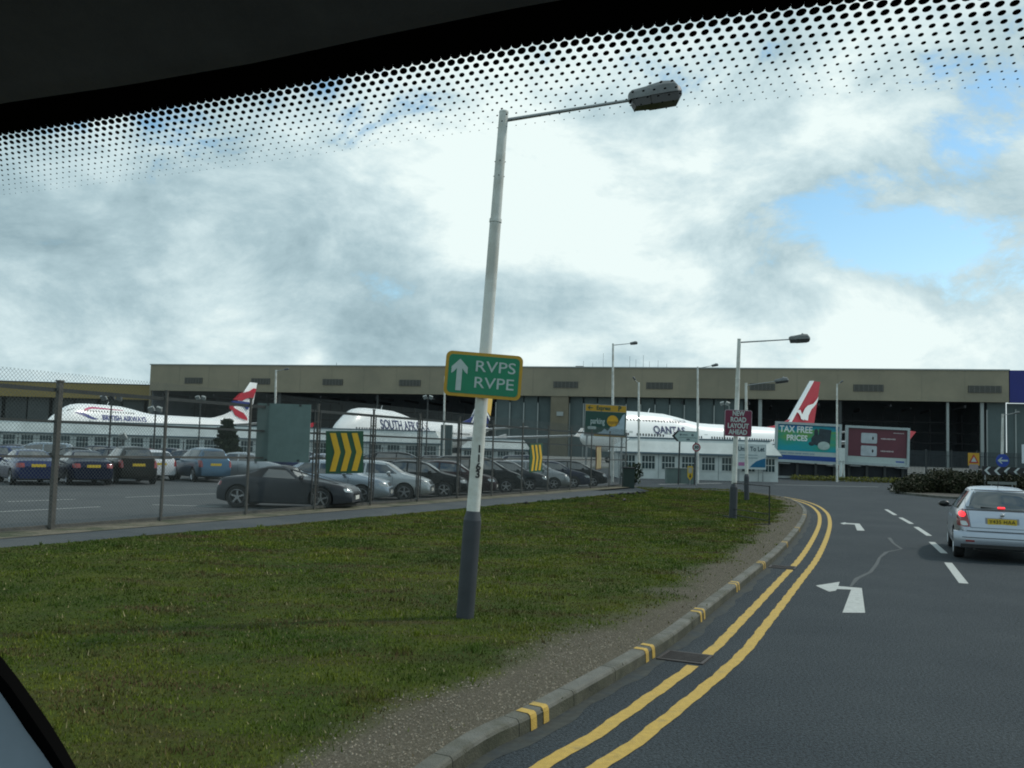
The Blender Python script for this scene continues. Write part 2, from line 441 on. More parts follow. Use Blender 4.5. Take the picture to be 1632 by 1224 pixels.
# grass blades
NB = 520000
yy = 4.2 + (52 - 4.2) * rng.random(NB) ** 1.8
lo = np.interp(yy, G[:, 1], G[:, 0]); 
kidx = np.argmax(K[:, 0]); hi = np.interp(yy, K[:kidx, 1], K[:kidx, 0], right=12.5)
xx = lo + (hi - lo) * rng.random(NB)
u_ = xx / yy
keep = (u_ > -.60) & (u_ < .40) & (rng.random(NB) < grassiness(xx, yy) ** 1.5 * .97 + .02)
xx, yy = xx[keep], yy[keep]; nb = len(xx)
zz_ = np.full(nb, VH) + .015 * smooth_noise(xx, yy, .6, 5) * .9 - .004
h = (.012 + .020 * rng.random(nb)) * (1 + .35 * smooth_noise(xx, yy, 2.2, 11)); h = h * (1 + 1.6 * (smooth_noise(xx, yy, 6.0, 21) > .62)); h = np.clip(h, .008, .075)
wd = .0018 + .0006 * yy * (.6 + .8 * rng.random(nb)); th = rng.random(nb) * 2 * PI; lean = .6 * h * (rng.random(nb) + .2); ph = rng.random(nb) * 2 * PI
c, s_ = np.cos(th) * wd, np.sin(th) * wd
V = np.zeros((nb, 3, 3), np.float32)
V[:, 0] = np.stack([xx - c, yy - s_, zz_], 1); V[:, 1] = np.stack([xx + c, yy + s_, zz_], 1)
V[:, 2] = np.stack([xx + np.cos(ph) * lean, yy + np.sin(ph) * lean, zz_ + h], 1)
def trimesh(name, V, m, k=3):
    nn = V.shape[0]; me = bpy.data.meshes.new(name); me.vertices.add(nn * k); me.vertices.foreach_set('co', V.astype(np.float32).ravel())
    me.loops.add(nn * k); me.loops.foreach_set('vertex_index', np.arange(nn * k, dtype=np.int32))
    me.polygons.add(nn); me.polygons.foreach_set('loop_start', np.arange(0, nn * k, k, dtype=np.int32))
    me.polygons.foreach_set('loop_total', np.full(nn, k, np.int32)); me.update(calc_edges=True)
    me.materials.append(m); o = bpy.data.objects.new(name, me); COL.objects.link(o); return o
bm_ = mat('grass blades', (.085, .115, .014), .7, 0, 0, spec=.15)
nd, ln = bm_.node_tree.nodes, bm_.node_tree.links
tcn = N(nd, 'ShaderNodeTexCoord')
col = cmix(objnoise(.5, .38, .62), (.052, .100, .010), (.150, .172, .016))
col = cmix(objnoise(1.1, .48, .60, asp=(.5, 1.7, 1)), col, (.105, .070, .036))
col = cmix(objnoise(.22, .50, .60, 4), col, (.050, .085, .012))
geo = N(nd, 'ShaderNodeNewGeometry')
r = N(nd, 'ShaderNodeMapRange'); ln.new(geo.outputs['Random Per Island'], r.inputs[0]); r.inputs[3].default_value = .7; r.inputs[4].default_value = 1.35
sc = N(nd, 'ShaderNodeVectorMath', operation='SCALE'); ln.new(col, sc.inputs[0]); ln.new(r.outputs[0], sc.inputs['Scale'])
dry = N(nd, 'ShaderNodeMath', operation='GREATER_THAN'); ln.new(geo.outputs['Random Per Island'], dry.inputs[0]); dry.inputs[1].default_value = .965
ln.new(cmix(dry.outputs[0], sc.outputs[0], (.30, .26, .14)), nd['Principled BSDF'].inputs['Base Color'])
tag(trimesh('grass', V, bm_), 'short mown grass with dry patches covering the verge beside the kerb', 'grass', kind='stuff')
# stones on the dirt margin
NS = 34000
i_ = rng.integers(20, int(len(K) * .72), NS); i_ = (i_ * rng.random(NS) ** .7).astype(int); dd = .14 + 1.5 * rng.random(NS) ** 1.2
ja = rng.random(NS) * .1; px_, py_ = K[i_, 0] + Kn[i_, 0] * dd + Kd[i_, 0] * ja, K[i_, 1] + Kn[i_, 1] * dd + Kd[i_, 1] * ja
kp = (py_ > 4) & (rng.random(NS) > grassiness(px_, py_)); px_, py_ = px_[kp], py_[kp]; ns = len(px_)
rr = .004 + .010 * rng.random(ns) ** 2.5
ang = rng.random(ns) * 6
base = np.array([(1, 0, 0), (-.4, .9, 0), (-.5, -.8, 0), (0.05, 0.0, 1.0)])
T = [(0, 1, 3), (1, 2, 3), (2, 0, 3)]
vv = np.zeros((ns, 4, 3)); ca, sa = np.cos(ang), np.sin(ang)
for k in range(4):
    bx, by, bz = base[k]
    vv[:, k, 0] = px_ + rr * (bx * ca - by * sa); vv[:, k, 1] = py_ + rr * (bx * sa + by * ca); vv[:, k, 2] = VH - .002 + rr * bz * .8
SV = np.concatenate([vv[:, list(t), :] for t in T], 0)
stone = mat('stones', (.24, .21, .16), .9, 0, .7, 40)
tag(trimesh('gravel', SV, stone), 'loose pale gravel scattered on the dirt margin behind the kerb', 'gravel', kind='stuff')
# kerb stones and their yellow loading marks
kb = MB()
st = .915; nst = int(KL / st)
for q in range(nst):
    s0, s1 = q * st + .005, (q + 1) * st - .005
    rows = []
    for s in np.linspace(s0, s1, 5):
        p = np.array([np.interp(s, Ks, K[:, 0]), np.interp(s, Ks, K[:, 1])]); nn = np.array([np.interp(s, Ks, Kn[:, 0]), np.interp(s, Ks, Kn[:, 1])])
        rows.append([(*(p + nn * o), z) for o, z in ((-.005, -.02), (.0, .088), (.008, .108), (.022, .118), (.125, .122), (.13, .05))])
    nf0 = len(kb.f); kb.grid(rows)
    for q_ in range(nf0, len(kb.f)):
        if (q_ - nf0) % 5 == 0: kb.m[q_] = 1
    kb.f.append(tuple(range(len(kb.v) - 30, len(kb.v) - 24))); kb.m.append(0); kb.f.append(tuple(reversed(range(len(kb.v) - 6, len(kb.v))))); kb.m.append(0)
structure(kb.build('kerb', [concrete, mat('mossy shaded kerb face', (.060, .060, .040), .9, 0, .5, 6, bump=.4, col2=(.035, .038, .022), c2scale=2.5)]))  # face colour mixes moss with painted-in shade, darker than the lit top
jb = MB(); jb.grid([[(*(K[i] + Kn[i] * .004), -.02), (*(K[i] + Kn[i] * .006), .1), (*(K[i] + Kn[i] * .12), .112)] for i in range(len(K))]); structure(jb.build('kerb_joint', mat('joint mortar', (.07, .065, .05), .9)))
def nearK(px, py):
    g = gp(px, py); return Ks[int(np.argmin((K[:, 0] - g.x) ** 2 + (K[:, 1] - g.y) ** 2))]
ky = MB()
for (px, py) in [(858, 1160), (1035, 1052), (1118, 990), (1176, 943), (1215, 907), (1250, 872), (1272, 848), (1283, 826)]:
    s = nearK(px, py)
    for d in (-.14, .06):
        rows = []
        for q in np.linspace(s + d, s + d + .09, 4):
            p = np.array([np.interp(q, Ks, K[:, 0]), np.interp(q, Ks, K[:, 1])]); nn = np.array([np.interp(q, Ks, Kn[:, 0]), np.interp(q, Ks, Kn[:, 1])])
            rows.append([(*(p + nn * o), z) for o, z in ((-.009, .005), (-.004, .086), (.004, .111), (.02, .122), (.118, .1255))])
        ky.grid(rows)
structure(ky.build('kerb_markings', yellow_line))
# yellow lines with gaps at the gullies
gs = [nearK(1083, 1046), nearK(1232, 903)]
yl = MB()
for (o0, o1) in ((-.36, -.47), (-.66, -.77)):
    seg = []
    for i in range(8, len(K) - 4):
        if o0 > -.5 and any(abs(Ks[i] - g) < .2 for g in gs):
            if len(seg) > 1: yl.grid(seg)
            seg = []; continue
        wv = .006 * math.sin(i * .9) + .004 * math.sin(i * 2.3 + 1)
        seg.append([(*(K[i] + Kn[i] * (o0 + wv)), .004), (*(K[i] + Kn[i] * (o1 + wv * .7)), .004)])
    yl.grid(seg)
structure(yl.build('yellow_lines', yellow_line))
# dusty channel by the kerb
ch = MB(); ch.grid([[(*(K[i] - Kn[i] * .0), .002), (*(K[i] - Kn[i] * (.13 + .025 * math.sin(i * .31) + .015 * math.sin(i * .83))), .002)] for i in range(len(K))])
structure(ch.build('road_channel', mat('dusty channel', (.036, .040, .034), .9, 0, .5, 14, col2=(.026, .034, .036), c2scale=3)))
iron = mat('cast iron', (.06, .05, .045), .6, .4, .4, 15)
for gi, s in enumerate(gs):
    p = np.array([np.interp(s, Ks, K[:, 0]), np.interp(s, Ks, K[:, 1])]); dd = np.array([np.interp(s, Ks, Kd[:, 0]), np.interp(s, Ks, Kd[:, 1])]); nn = np.array([-dd[1], dd[0]])
    c_ = p - nn * .26
    o = empty('drain_grate', (c_[0], c_[1], 0), math.atan2(dd[1], dd[0]), ['rusty iron drain grate nearest in the road gutter interrupting the yellow line', 'small far drain grate in the gutter where the kerb bends'][gi], 'drain')
    f = MB(); f.box((0, .21, .006), (.44, .03, .012)); f.box((0, -.21, .006), (.44, .03, .012)); f.box((.205, 0, .006), (.03, .39, .012)); f.box((-.205, 0, .006), (.03, .39, .012)); f.build('frame', iron, o)
    f = MB(); f.face([(-.19, -.195, .0035), (.19, -.195, .0035), (.19, .195, .0035), (-.19, .195, .0035)]); f.build('pit', black, o)
    f = MB()
    for k in range(7): f.box((-.165 + k * .055, 0, .0075), (.022, .38, .008))
    f.build('grating', iron, o)
# lane markings
mk = MB()
for (a_, b_) in [((1412, 812), (1427, 821)), ((1435, 825), (1453, 835)), ((1460, 840), (1481, 854)), ((1485, 864), (1505, 882)), ((1511, 897), (1536, 930))]:
    p0, p1 = gp(*a_), gp(*b_); d = (p1 - p0).normalized(); s = Vector((-d.y, d.x, 0)) * .07
    mk.face([(q.x, q.y, .004) for q in (p0 - s, p1 - s, p1 + s, p0 + s)])
def cropq(x, y): return gp(1200 + x / 3.4, 740 + y / 3.4)
for poly in ([(485, 805), (608, 806), (590, 672), (545, 668), (462, 661), (470, 638), (340, 658), (412, 691), (448, 686), (456, 677), (532, 680)],
             [(564, 359), (606, 360), (577, 322), (505, 318), (500, 315), (472, 320), (492, 326), (503, 324), (552, 327)]):
    mk.face([(q.x, q.y, .004) for q in (cropq(*p) for p in poly)][::-1])
for (a_, b_, w) in [((1050, 772), (1150, 770), .12), ((1235, 772.5), (1400, 776), .12)]:
    p0, p1 = gp(*a_), gp(*b_); d = (p1 - p0).normalized(); s = Vector((-d.y, d.x, 0)) * w; mk.face([(q.x, q.y, .004) for q in (p0 - s, p1 - s, p1 + s, p0 + s)])
structure(mk.build('lane_markings', white_line))
cr = MB(); cl = [gp(*q) for q in [(1416, 857), (1424, 866), (1437, 875), (1412, 880), (1401, 889), (1398, 899), (1385, 912), (1366, 922), (1355, 935)]]
cr.grid([[(p.x - .03 - .02 * math.sin(i * 3), p.y, .0025), (p.x + .05 + .02 * math.cos(i * 2), p.y + .02, .0025)] for i, p in enumerate(cl)])
structure(cr.build('road_crack', mat('sealed crack', (.058, .066, .068), .8, 0, .4, 20)))
pk = MB()
for k in range(3, 12):
    y = 19.5 + k * 3.0
    p0 = Vector((FX(y) - .6, y, 0)); pk.box((p0.x - 2.6, y, .006), (4.6, .1, .002))
for (a_, b_) in [((200, 793), (345, 787)), ((0, 816), (160, 808)), ((10, 800), (120, 796))]:
    p0, p1 = gp(*a_), gp(*b_); d = (p1 - p0).normalized(); s = Vector((-d.y, d.x, 0)) * .05; pk.face([(q.x, q.y, .008) for q in (p0 - s, p1 - s, p1 + s, p0 + s)])
structure(pk.build('parking_bay_lines', white_line))

# ------------------------------------------------------------------ apron (slightly raised airfield ground behind the buildings)
def apz(x): return 0.01
ab = MB()
ab.grid([[(x, y, (apz(x) if y > 200 else 0.0) if y > 131 else -.01) for y in (130, 215, 1500)] for x in (-900, -300, 0, 300, 900)])
structure(ab.build('apron', mat('apron concrete', (.16, .17, .16), .9, 0, .2, .05)))

# ------------------------------------------------------------------ hangar
HA, HB = Vector((-158, 410, 0)), Vector((172, 330, 0))
he = (HB - HA).normalized(); hphi = math.atan2(he.y, he.x)
def fs(px, py=620):
    d = ray(px, py); k = d.x / d.y
    return (k * HA.y - HA.x) / (he.x - k * he.y)
S1 = fs(1608)
hg = empty('aircraft_hangar', HA, hphi, 'huge cream topped maintenance hangar spanning the background with open dark bays', 'hangar')
ZT, ZB = 34.6, 23.4
b = MB(); b.box(((S1) / 2, 1.0, (ZT + ZB) / 2), (S1, 2, ZT - ZB))
fm = mat('ribbed cream cladding', (.275, .255, .19), .8, 0, .08, .08, col2=(.24, .226, .172), c2scale=.03)
b.build('fascia', cream, hg)
b = MB(); b.box((S1 / 2, .9, ZT + .2), (S1 + .6, 2.6, .4)); b.build('parapet_trim', palestrip, hg)
for k in range(1, 24):
    b = MB(); b.box((S1 * k / 24, -.03, (ZT + ZB) / 2), (.12, .06, ZT - ZB - .1)); b.build('cladding_joint', mat('cladding joint', (.23, .215, .165), .8), hg)
b = MB(); b.box((S1 / 2, 75, ZT - 1.5), (S1, 146, 1.0)); b.build('roof', darkhall, hg)
b = MB(); b.box((S1 / 2, 79.5, 17), (S1 - 1.2, .5, 34)); b.box((.25, 41, 17), (.5, 78, 34)); b.box((S1 - .3, 42, 17), (.5, 76, 34)); b.build('back_wall', darkhall, hg)
b = MB(); b.box((-.3, 60, 17.2), (.6, 118, 34.2)); b.build('side_wall', cream, hg)
b = MB(); b.box((S1 + 26, 1, 29), (51.5, 2.2, 11.4)); b.build('end_bay', bluecl, hg)
b = MB(); b.box((S1 + 26, 4, 11.6), (51.5, .4, 23.2)); b.build('end_door', doorsheet, hg)
for k in range(8):
    b = MB(); b.box((S1 + 3 + k * 5.8, 3.6, 11), (.45, .35, 20.5)); b.build('column', palestrip, hg)
for (x0, x1) in [(294, 322), (400, 430), (514, 546), (636, 670), (882, 921), (1030, 1072), (1195, 1235), (1360, 1408), (1543, 1596)]:
    a_, c_ = fs(x0), fs(x1)
    v = MB(); v.box(((a_ + c_) / 2, -.1, ZT - 6.7), (c_ - a_, .3, 2.5)); v.build('vent', louvre, hg)
    v = MB()
    for k in range(6):
        v.box(((a_ + c_) / 2, -.3, ZT - 7.75 + k * .42), (c_ - a_ - .4, .12, .16))
    for k in range(7): v.box((a_ + .3 + (c_ - a_ - .6) * k / 6, -.32, ZT - 6.7), (.22, .2, 2.5))
    o = v.build('louvre', mat('louvre blades', (.13, .13, .115), .7), hg)
# bay doors and columns
def doorrun(px0, px1, step, top=ZB - .1, mm=doorsheet):
    a_, c_ = fs(px0), fs(px1); k = max(1, round((c_ - a_) / step)); w = (c_ - a_) / k
    for i in range(k):
        d = MB(); d.box((a_ + w * (i + .5), 3.2 + (i % 2) * .5, top / 2), (w - .5, .3, top)); d.box((a_ + w * i + .15, 2.7, (top - 2.5) / 2), (.45, .35, top - 2.5), 1)
        d.build('bay_door', [mm, palestrip], hg)
doorrun(788, 878, 5.2); doorrun(906, 1186, 5.4); doorrun(1575, 1606, 5.8)
for (px, w, m) in [(443, 1.2, darksteel), (600, .8, darksteel), (1212, 1.3, palestrip), (1340, 1, darksteel), (1512, .8, palestrip), (1567, 1.1, palestrip), (776, 1.5, darksteel)]:
    d = MB(); d.box((fs(px), 2.2, ZB / 2 - .05), (w, 1.2, ZB - .1)); d.build('column', m, hg)
a_, c_ = fs(878), fs(906)
d = MB(); d.box(((a_ + c_) / 2, 1.4, ZB / 2), (c_ - a_, 2.0, ZB - .06)); d.build('pier', mat('tan pier', (.17, .15, .105), .8, 0, .2, .2), hg)
d = MB(); d.box(((a_ + c_) / 2 + .3, .2, 16.5), (2.6, .4, 1.6)); d.build('lamp_box', palestrip, hg)
# girders, gantries and lights inside the open bays
d = MB()
for k in range(40):
    x = fs(236) + 6 + k * (fs(1560) - fs(236) - 10) / 39
    d.box((x, 12 + (k % 3) * 9, ZB - 1.6 - (k % 3) * .4), (.5, 20, .9))
for z in (9, 13, 17): d.box((S1 / 2, 30, z), (S1 - 4, 1, .35))
for k in range(60):
    x = 3 + k * (S1 - 6) / 59; d.box((x, 31, 10), (.3, .3, 20))
d.build('gantry', mat('gantry steel', (.06, .06, .065), .8, 0, .5, .1), hg)
d = MB()
for (px, top) in [(957, 8), (1000, 6.5), (1010, 5), (1022, 7), (1032, 4), (1046, 4.5), (940, 3.5), (1060, 3), (925, 4)]:
    s = fs(px); d.cyl((s, 6, ZT), (s, 6, ZT + top * .8), .07, .05, 5)
d.cyl((fs(525), 6, ZT), (fs(525), 6, ZT + 2), .12, .08, 5)
d.build('roof_aerials', darksteel, hg)
for (px, w, hh) in [(918, 3, 1.0), (862, 6, .6), (896, 9, .7)]:
    d = MB(); d.box((fs(px), 8, ZT + hh / 2 + .3), (w, 3, hh)); d.build('roof_vent', mat('roof plant', (.2, .17, .15), .8), hg)
# left hangar
lx0, lx1 = at(-260, 620, 425).x, at(262, 620, 425).x
lh = empty('aircraft_hangar', (lx0, 425, 0), 0, 'lower ochre topped hangar at far left behind the tall fence', 'hangar')
W_ = lx1 - lx0
b = MB(); b.box((W_ / 2, 1, 23.1), (W_, 2, 6.6)); b.build('fascia', ochre, lh)
b = MB(); b.box((W_ / 2, 1, 26.6), (W_, 2.4, .4)); b.build('parapet_trim', darksteel, lh)
b = MB(); b.box((W_ / 2, 60, 25.4), (W_, 116, .8)); b.build('roof', darkhall, lh)
b = MB(); b.box((W_ / 2, 50, 12), (W_, .6, 25)); b.build('back_wall', darkhall, lh)
b = MB()
for k in range(14): b.box((4 + k * (W_ - 8) / 13, 3 + (k % 2), 9.8), (W_ / 14 - 1, .4, 19.8))
b.build('bay_door', mat('grey bay door', (.06, .07, .07), .8, 0, .3, .05), lh)

# ------------------------------------------------------------------ airliners
def lathe_fus(st, n=28):
    rows = []
    for (x, w, zb, zt) in st:
        zc = min(zb + (zt - zb) * .5, zb + 3.25); row = []
        for i in range(n):
            t = 2 * PI * i / n; sy, cz = math.sin(t), math.cos(t)
            z = zc + (cz * (zt - zc) if cz > 0 else cz * (zc - zb))
            wy = w * (1 if cz <= 0 else 1 - .26 * max(0, (zt - zc) / max(w, .1) - 1) * cz ** 1.5)
            row.append((x, -wy * sy, z))
        rows.append(row)
    return rows
ST = [(0, .05, 4.3, 4.5), (.5, .75, 3.7, 5.3), (1.3, 1.3, 3.2, 6.15), (2.6, 1.95, 2.7, 7.15), (4.2, 2.5, 2.35, 8.15), (5.4, 2.75, 2.2, 9.1), (6.6, 2.95, 2.1, 9.65), (8.4, 3.12, 2.0, 9.95),
      (11, 3.22, 1.95, 10.08), (16, 3.25, 1.95, 10.08), (21, 3.25, 1.95, 9.95), (24.5, 3.25, 1.95, 9.45), (27.5, 3.25, 1.95, 8.9), (30.5, 3.25, 1.95, 8.52), (34, 3.25, 1.95, 8.45), (44, 3.25, 1.95, 8.45),
      (50, 3.25, 2.05, 8.45), (54, 3.0, 2.6, 8.42), (58, 2.55, 3.5, 8.35), (62, 1.9, 4.8, 8.2), (65.5, 1.15, 6.1, 7.95), (68, .55, 6.9, 7.7), (69, .2, 7.15, 7.5)]
STx = [s[0] for s in ST]
def fus_y(x, z):
    w = np.interp(x, STx, [s[1] for s in ST]); zb = np.interp(x, STx, [s[2] for s in ST]); zt = np.interp(x, STx, [s[3] for s in ST])
    zc = min(zb + (zt - zb) * .5, zb + 3.25); c = (z - zc) / ((zt - zc) if z > zc else (zc - zb)); c = max(-.97, min(.97, c))
    wy = w * (1 if c <= 0 else 1 - .26 * max(0, (zt - zc) / max(w, .1) - 1) * c ** 1.5)
    return -wy * math.sqrt(1 - c * c)
def wing(pts, t):                       # pts: (x,y,z) le root, te root, te tip, le tip ; thin wedge section
    b = MB(); rows = []
    (a, d), (e_, f_) = (Vector(pts[0]), Vector(pts[1])), (Vector(pts[3]), Vector(pts[2]))
    for k in range(7):
        s = k / 6; l, r_ = a.lerp(e_, s), d.lerp(f_, s); tt = t * (1 - .75 * s); row = []
        for (c_, h_) in ((0, 0), (.08, .4), (.3, .55), (.7, .3), (1, 0), (.7, -.15), (.3, -.4), (.08, -.35)):
            p = l.lerp(r_, c_); row.append((p.x, p.y, p.z + h_ * tt) if abs(a.y - e_.y) > .5 * abs(a.z - e_.z) else (p.x, p.y + h_ * tt, p.z))
        rows.append(row)
    b.grid(rows, 0, True); b.f.append(tuple(range(len(b.v) - 8, len(b.v)))); b.m.append(0)
    return b
def fin_decals(polys, root, fo):
    for (nm, poly, m) in polys:
        b = MB(); b.prism(poly, -.33, -.30); b.prism(poly, .30, .33); b.build(nm, m, fo)
def jumbo(loc, yaw, label, finmat, kind):
    r_ = empty('jumbo_jet', loc, yaw, label, 'airliner')
    b = MB(); b.grid(lathe_fus(ST), 0, True); fus = b.build('fuselage', jetwhite, r_, smooth=40)
    # wings, tailplane
    wl_ = wing([(19, 2.6, 3.2), (34, 2.6, 3.0), (54, 32, 5.6), (50.5, 32, 5.8)], 1.5); wl_.build('wing', jetgrey, r_, smooth=40)
    wr = wing([(19, -2.6, 3.2), (34, -2.6, 3.0), (54, -32, 5.6), (50.5, -32, 5.8)], 1.5); wr.build('wing', jetgrey, r_, smooth=40)
    for sg in (1, -1):
        wing([(58.5, sg * 1.4, 6.9), (66, sg * 1.2, 6.9), (70.6, sg * 11, 8.2), (68, sg * 11, 8.2)], .7).build('tailplane', jetgrey, r_, smooth=40)
        b = MB(); b.prism([(51.5, 5.6), (54.3, 5.5), (57.0, 7.6), (55.6, 7.7)], sg * 32.1 - .12, sg * 32.1 + .12); b.build('winglet', red if kind != 'saa' else jetwhite, r_)
        for (ex, ey) in ((19.5, 11.7), (29.5, 20.8)):
            b = MB(); b.lathe([(-.1, .55), (0, 1.25), (.4, 1.36), (1.8, 1.38), (3.4, 1.2), (3.6, .8), (5.2, .45), (6, .1)], 18, 'Z')
            b.v = [(z_ + ex, x_ + sg * ey, y_ + 2.35 + (.5 if ey > 15 else 0)) for (x_, y_, z_) in b.v]
            e_ = b.build('engine', jetwhite if kind != 'ba' else jblue, r_, smooth=40)
            b = MB(); b.cyl((ex + .25, sg * ey, 2.35 + (.5 if ey > 15 else 0)), (ex + .3, sg * ey, 2.35 + (.5 if ey > 15 else 0)), 1.22, n=18); b.build('intake', black, e_)
            b = MB(); b.box((ex + 5, sg * ey, 3.9 + (.4 if ey > 15 else 0)), (6, .35, 1.5), rot=Matrix.Rotation(R(-10), 3, 'Y')); b.build('pylon', jetgrey, r_)
    for (gx, gy) in ((7.5, 0), (32, 2.5), (32, -2.5), (35, 5), (35, -5)):
        b = MB(); b.cyl((gx, gy, .6), (gx, gy, 2.8), .2, n=8); 
        for q in (-.6, .6): b.lathe([(-.35, .45), (-.33, .62), (.33, .62), (.35, .45)], 14, 'Y', (gx, gy + q, .62))
        b.build('landing_gear', darksteel, r_)
    fo = wing([(57.6, 0, 8.0), (67.6, 0, 7.6), (70.2, 0, 19.5), (67.1, 0, 19.5)], .6).build('fin', finmat, r_, smooth=40)
    b = MB(); b.prism([(50.5, 8.2), (58.2, 8.0), (60.3, 10.8), (57.2, 9.6), (54, 8.75)], -.16, .16); b.build('dorsal_fillet', finmat if kind != 'ba' else jetwhite, r_)
    # windows
    def quad(x, z, w, h):
        return [(x - w / 2, fus_y(x - w / 2, z - h / 2) - .04, z - h / 2), (x + w / 2, fus_y(x + w / 2, z - h / 2) - .04, z - h / 2), (x + w / 2, fus_y(x + w / 2, z + h / 2) - .04, z + h / 2), (x - w / 2, fus_y(x - w / 2, z + h / 2) - .04, z + h / 2)]
    def win(x, z, w=.34, h=.46):
        q = MB(); q.face(quad(x, z, w, h)); q.build('cabin_window', dkwin, r_)
    xw = 4.6
    while xw < 56:
        if not any(abs(xw - d) < .9 for d in (10, 19.5, 30, 41, 53)): win(xw, 5.55)
        xw += .75
    xw = 8.8
    while xw < 24: win(xw, 8.35, .3, .36); xw += .8
    b = MB()
    for d in (9.8, 19.5, 30, 41, 53):
        q = MB(); q.face(quad(d, 5.3, .9, 1.75)); q.build('cabin_door', mat('door outline', (.6, .64, .62), .4), r_)
    b = MB()
    for k in range(4): 
        x = 4.75 + k * .42; z = 8.05 + k * .13; y0, y1 = fus_y(x, z), fus_y(x + .36, z + .1)
        b.face([(x, y0 - .06, z - .2), (x + .34, y1 - .06, z - .2), (x + .36, fus_y(x + .36, z + .36) - .06, z + .36), (x + .06, fus_y(x + .06, z + .26) - .06, z + .26)])
    b.build('cockpit_windows', dkwin, r_)
    b = MB(); b.cyl((17, 0, 10), (17.4, 0, 10.9), .1, .05, 6); b.build('aerial', jetwhite, r_)
    return r_, fo
def wrap_text(nm, body, size, m, r_, x0, z0, w, bold=.02):
    o = text(nm, body, size, m, r_, 0, 0, 0, w, bold, 'LEFT', 0)
    o.rotation_euler = (0, 0, 0)
    me = o.data; sub = []
    for v in me.vertices:
        x, z = v.co.x + x0, v.co.y + z0; v.co = (x, fus_y(x, z) - .10, z)
    return o
def wrap_poly(nm, rows, m, r_):
    b = MB(); b.grid([[(x, fus_y(x, z) - .07, z) for (x, z) in row] for row in rows]); return b.build(nm, m, r_)

# white jet with the ribbon
ba, fo = jumbo((-105.9, 214, 0), R(64), 'white jumbo jet with red and blue ribbon and union flag tail, leftmost airliner', jetwhite, 'ba')
wrap_text('airline_title', 'BRITISH AIRWAYS', 1.75, jblue, ba, 13.2, 6.9, 13.4, .03)
wrap_poly('red_ribbon', [[(8.8 + t * 11.5, 8.75 + .75 * math.sin(min(t * 6, 1.57)) - .5 * t - (.5 if k else 0) * (1 - t * .8)) for k in (0, 1)] for t in np.linspace(0, 1, 14)], mat('ribbon red', (.5, .05, .16), .4), ba)
wrap_poly('blue_ribbon', [[(6.2 + t * 6.6, 7.9 - 1.2 * t + .3 * math.sin(t * 6) - (.75 if k else 0) * math.sin(PI * min(t + .1, 1))) for k in (0, 1)] for t in np.linspace(0, 1, 12)], jblue, ba)
def bafin(X_, Y_): return (70.2 - (900 - X_) / 12.24 / 4.3, 19.5 - (Y_ - 120) / 12.24 / 5.4)
for (nm, poly, m) in [('upper_flag_stripe', [(400, 480), (540, 350), (720, 290), (800, 230), (865, 235), (810, 415), (650, 440), (560, 492)], red),
                      ('flag_blue_band', [(380, 505), (560, 500), (790, 510), (770, 560), (720, 600), (700, 660), (600, 600), (520, 560), (360, 530)], jblue),
                      ('lower_flag_stripe', [(330, 560), (400, 640), (520, 690), (600, 720), (680, 800), (700, 860), (520, 820), (420, 770), (340, 640)], red)]:
    b = MB(); pp = [bafin(*q) for q in poly]; b.prism(pp, -.40, -.36); b.prism(pp, .36, .40); b.build(nm, m, fo)
# white jet with the blue, gold and green tail
sa, fo = jumbo((-36.4, 193, 0), R(63.5), 'white jumbo jet with blue gold and green tail, behind the lamp post', jblue, 'saa')
wrap_text('airline_title', 'SOUTH AFRICAN', 2.9, mat('title navy', (.03, .04, .12), .4), sa, 12.6, 6.6, 20, .05)
for (nm, poly, m) in [('green_band', [(62.9, 14.6), (65, 16.0), (66.9, 19.3), (70.0, 19.3), (68.8, 13.2), (68.3, 11.8)], jgreen), ('gold_band', [(62.2, 13.5), (64.4, 15.4), (69.2, 16.4), (68.7, 13.0), (68.2, 10.9), (65.4, 12.6)], jgold),
                      ('white_edge', [(58.0, 8.3), (62.6, 13.7), (65.0, 12.3), (68.0, 9.6), (68.0, 10.4), (65.0, 13.1), (62.4, 14.6), (57.4, 8.3)], jetwhite)]:
    b = MB(); b.prism(poly, -.40 if nm != 'gold_band' else -.44, -.34); b.prism(poly, .34, .40); b.build(nm, m, fo)
# white jet with the red tail
qa, fo = jumbo((13.0, 176, 0), R(34.5), 'white jumbo jet with red tail and leaping animal emblem, behind the billboards', red, 'q')
wrap_text('airline_title', 'QANTAS', 2.05, mat('title dark blue', (.03, .04, .11), .4), qa, 15.6, 6.6, 8.6, .04)
wrap_text('fuselage_script', 'LONGREACH    AUSTRALIA', .8, mat('title grey', (.2, .22, .25), .4), qa, 13.5, 8.55, 12, .0)
kg = [(252, 442), (268, 437), (285, 436), (300, 466), (325, 425), (350, 403), (400, 388), (430, 360), (446, 338), (440, 362), (424, 390), (382, 428), (357, 470), (352, 502), (325, 500), (322, 490), (318, 503), (292, 495), (286, 478), (270, 458), (254, 452)]
kp_ = [(70.0 - (470 - a_) / 25.5, 19.5 - (b_ - 235) / 29.5) for a_, b_ in kg]
b = MB(); b.prism(kp_, -.42, -.36); b.prism(kp_, .36, .42); b.build('tail_emblem', jetwhite, fo)
le = [(57.4, 8.0), (66.95, 19.55), (67.5, 19.55), (58.3, 8.0)]
b = MB(); b.prism(le, -.40, .40); b.build('leading_edge', jetwhite, fo)
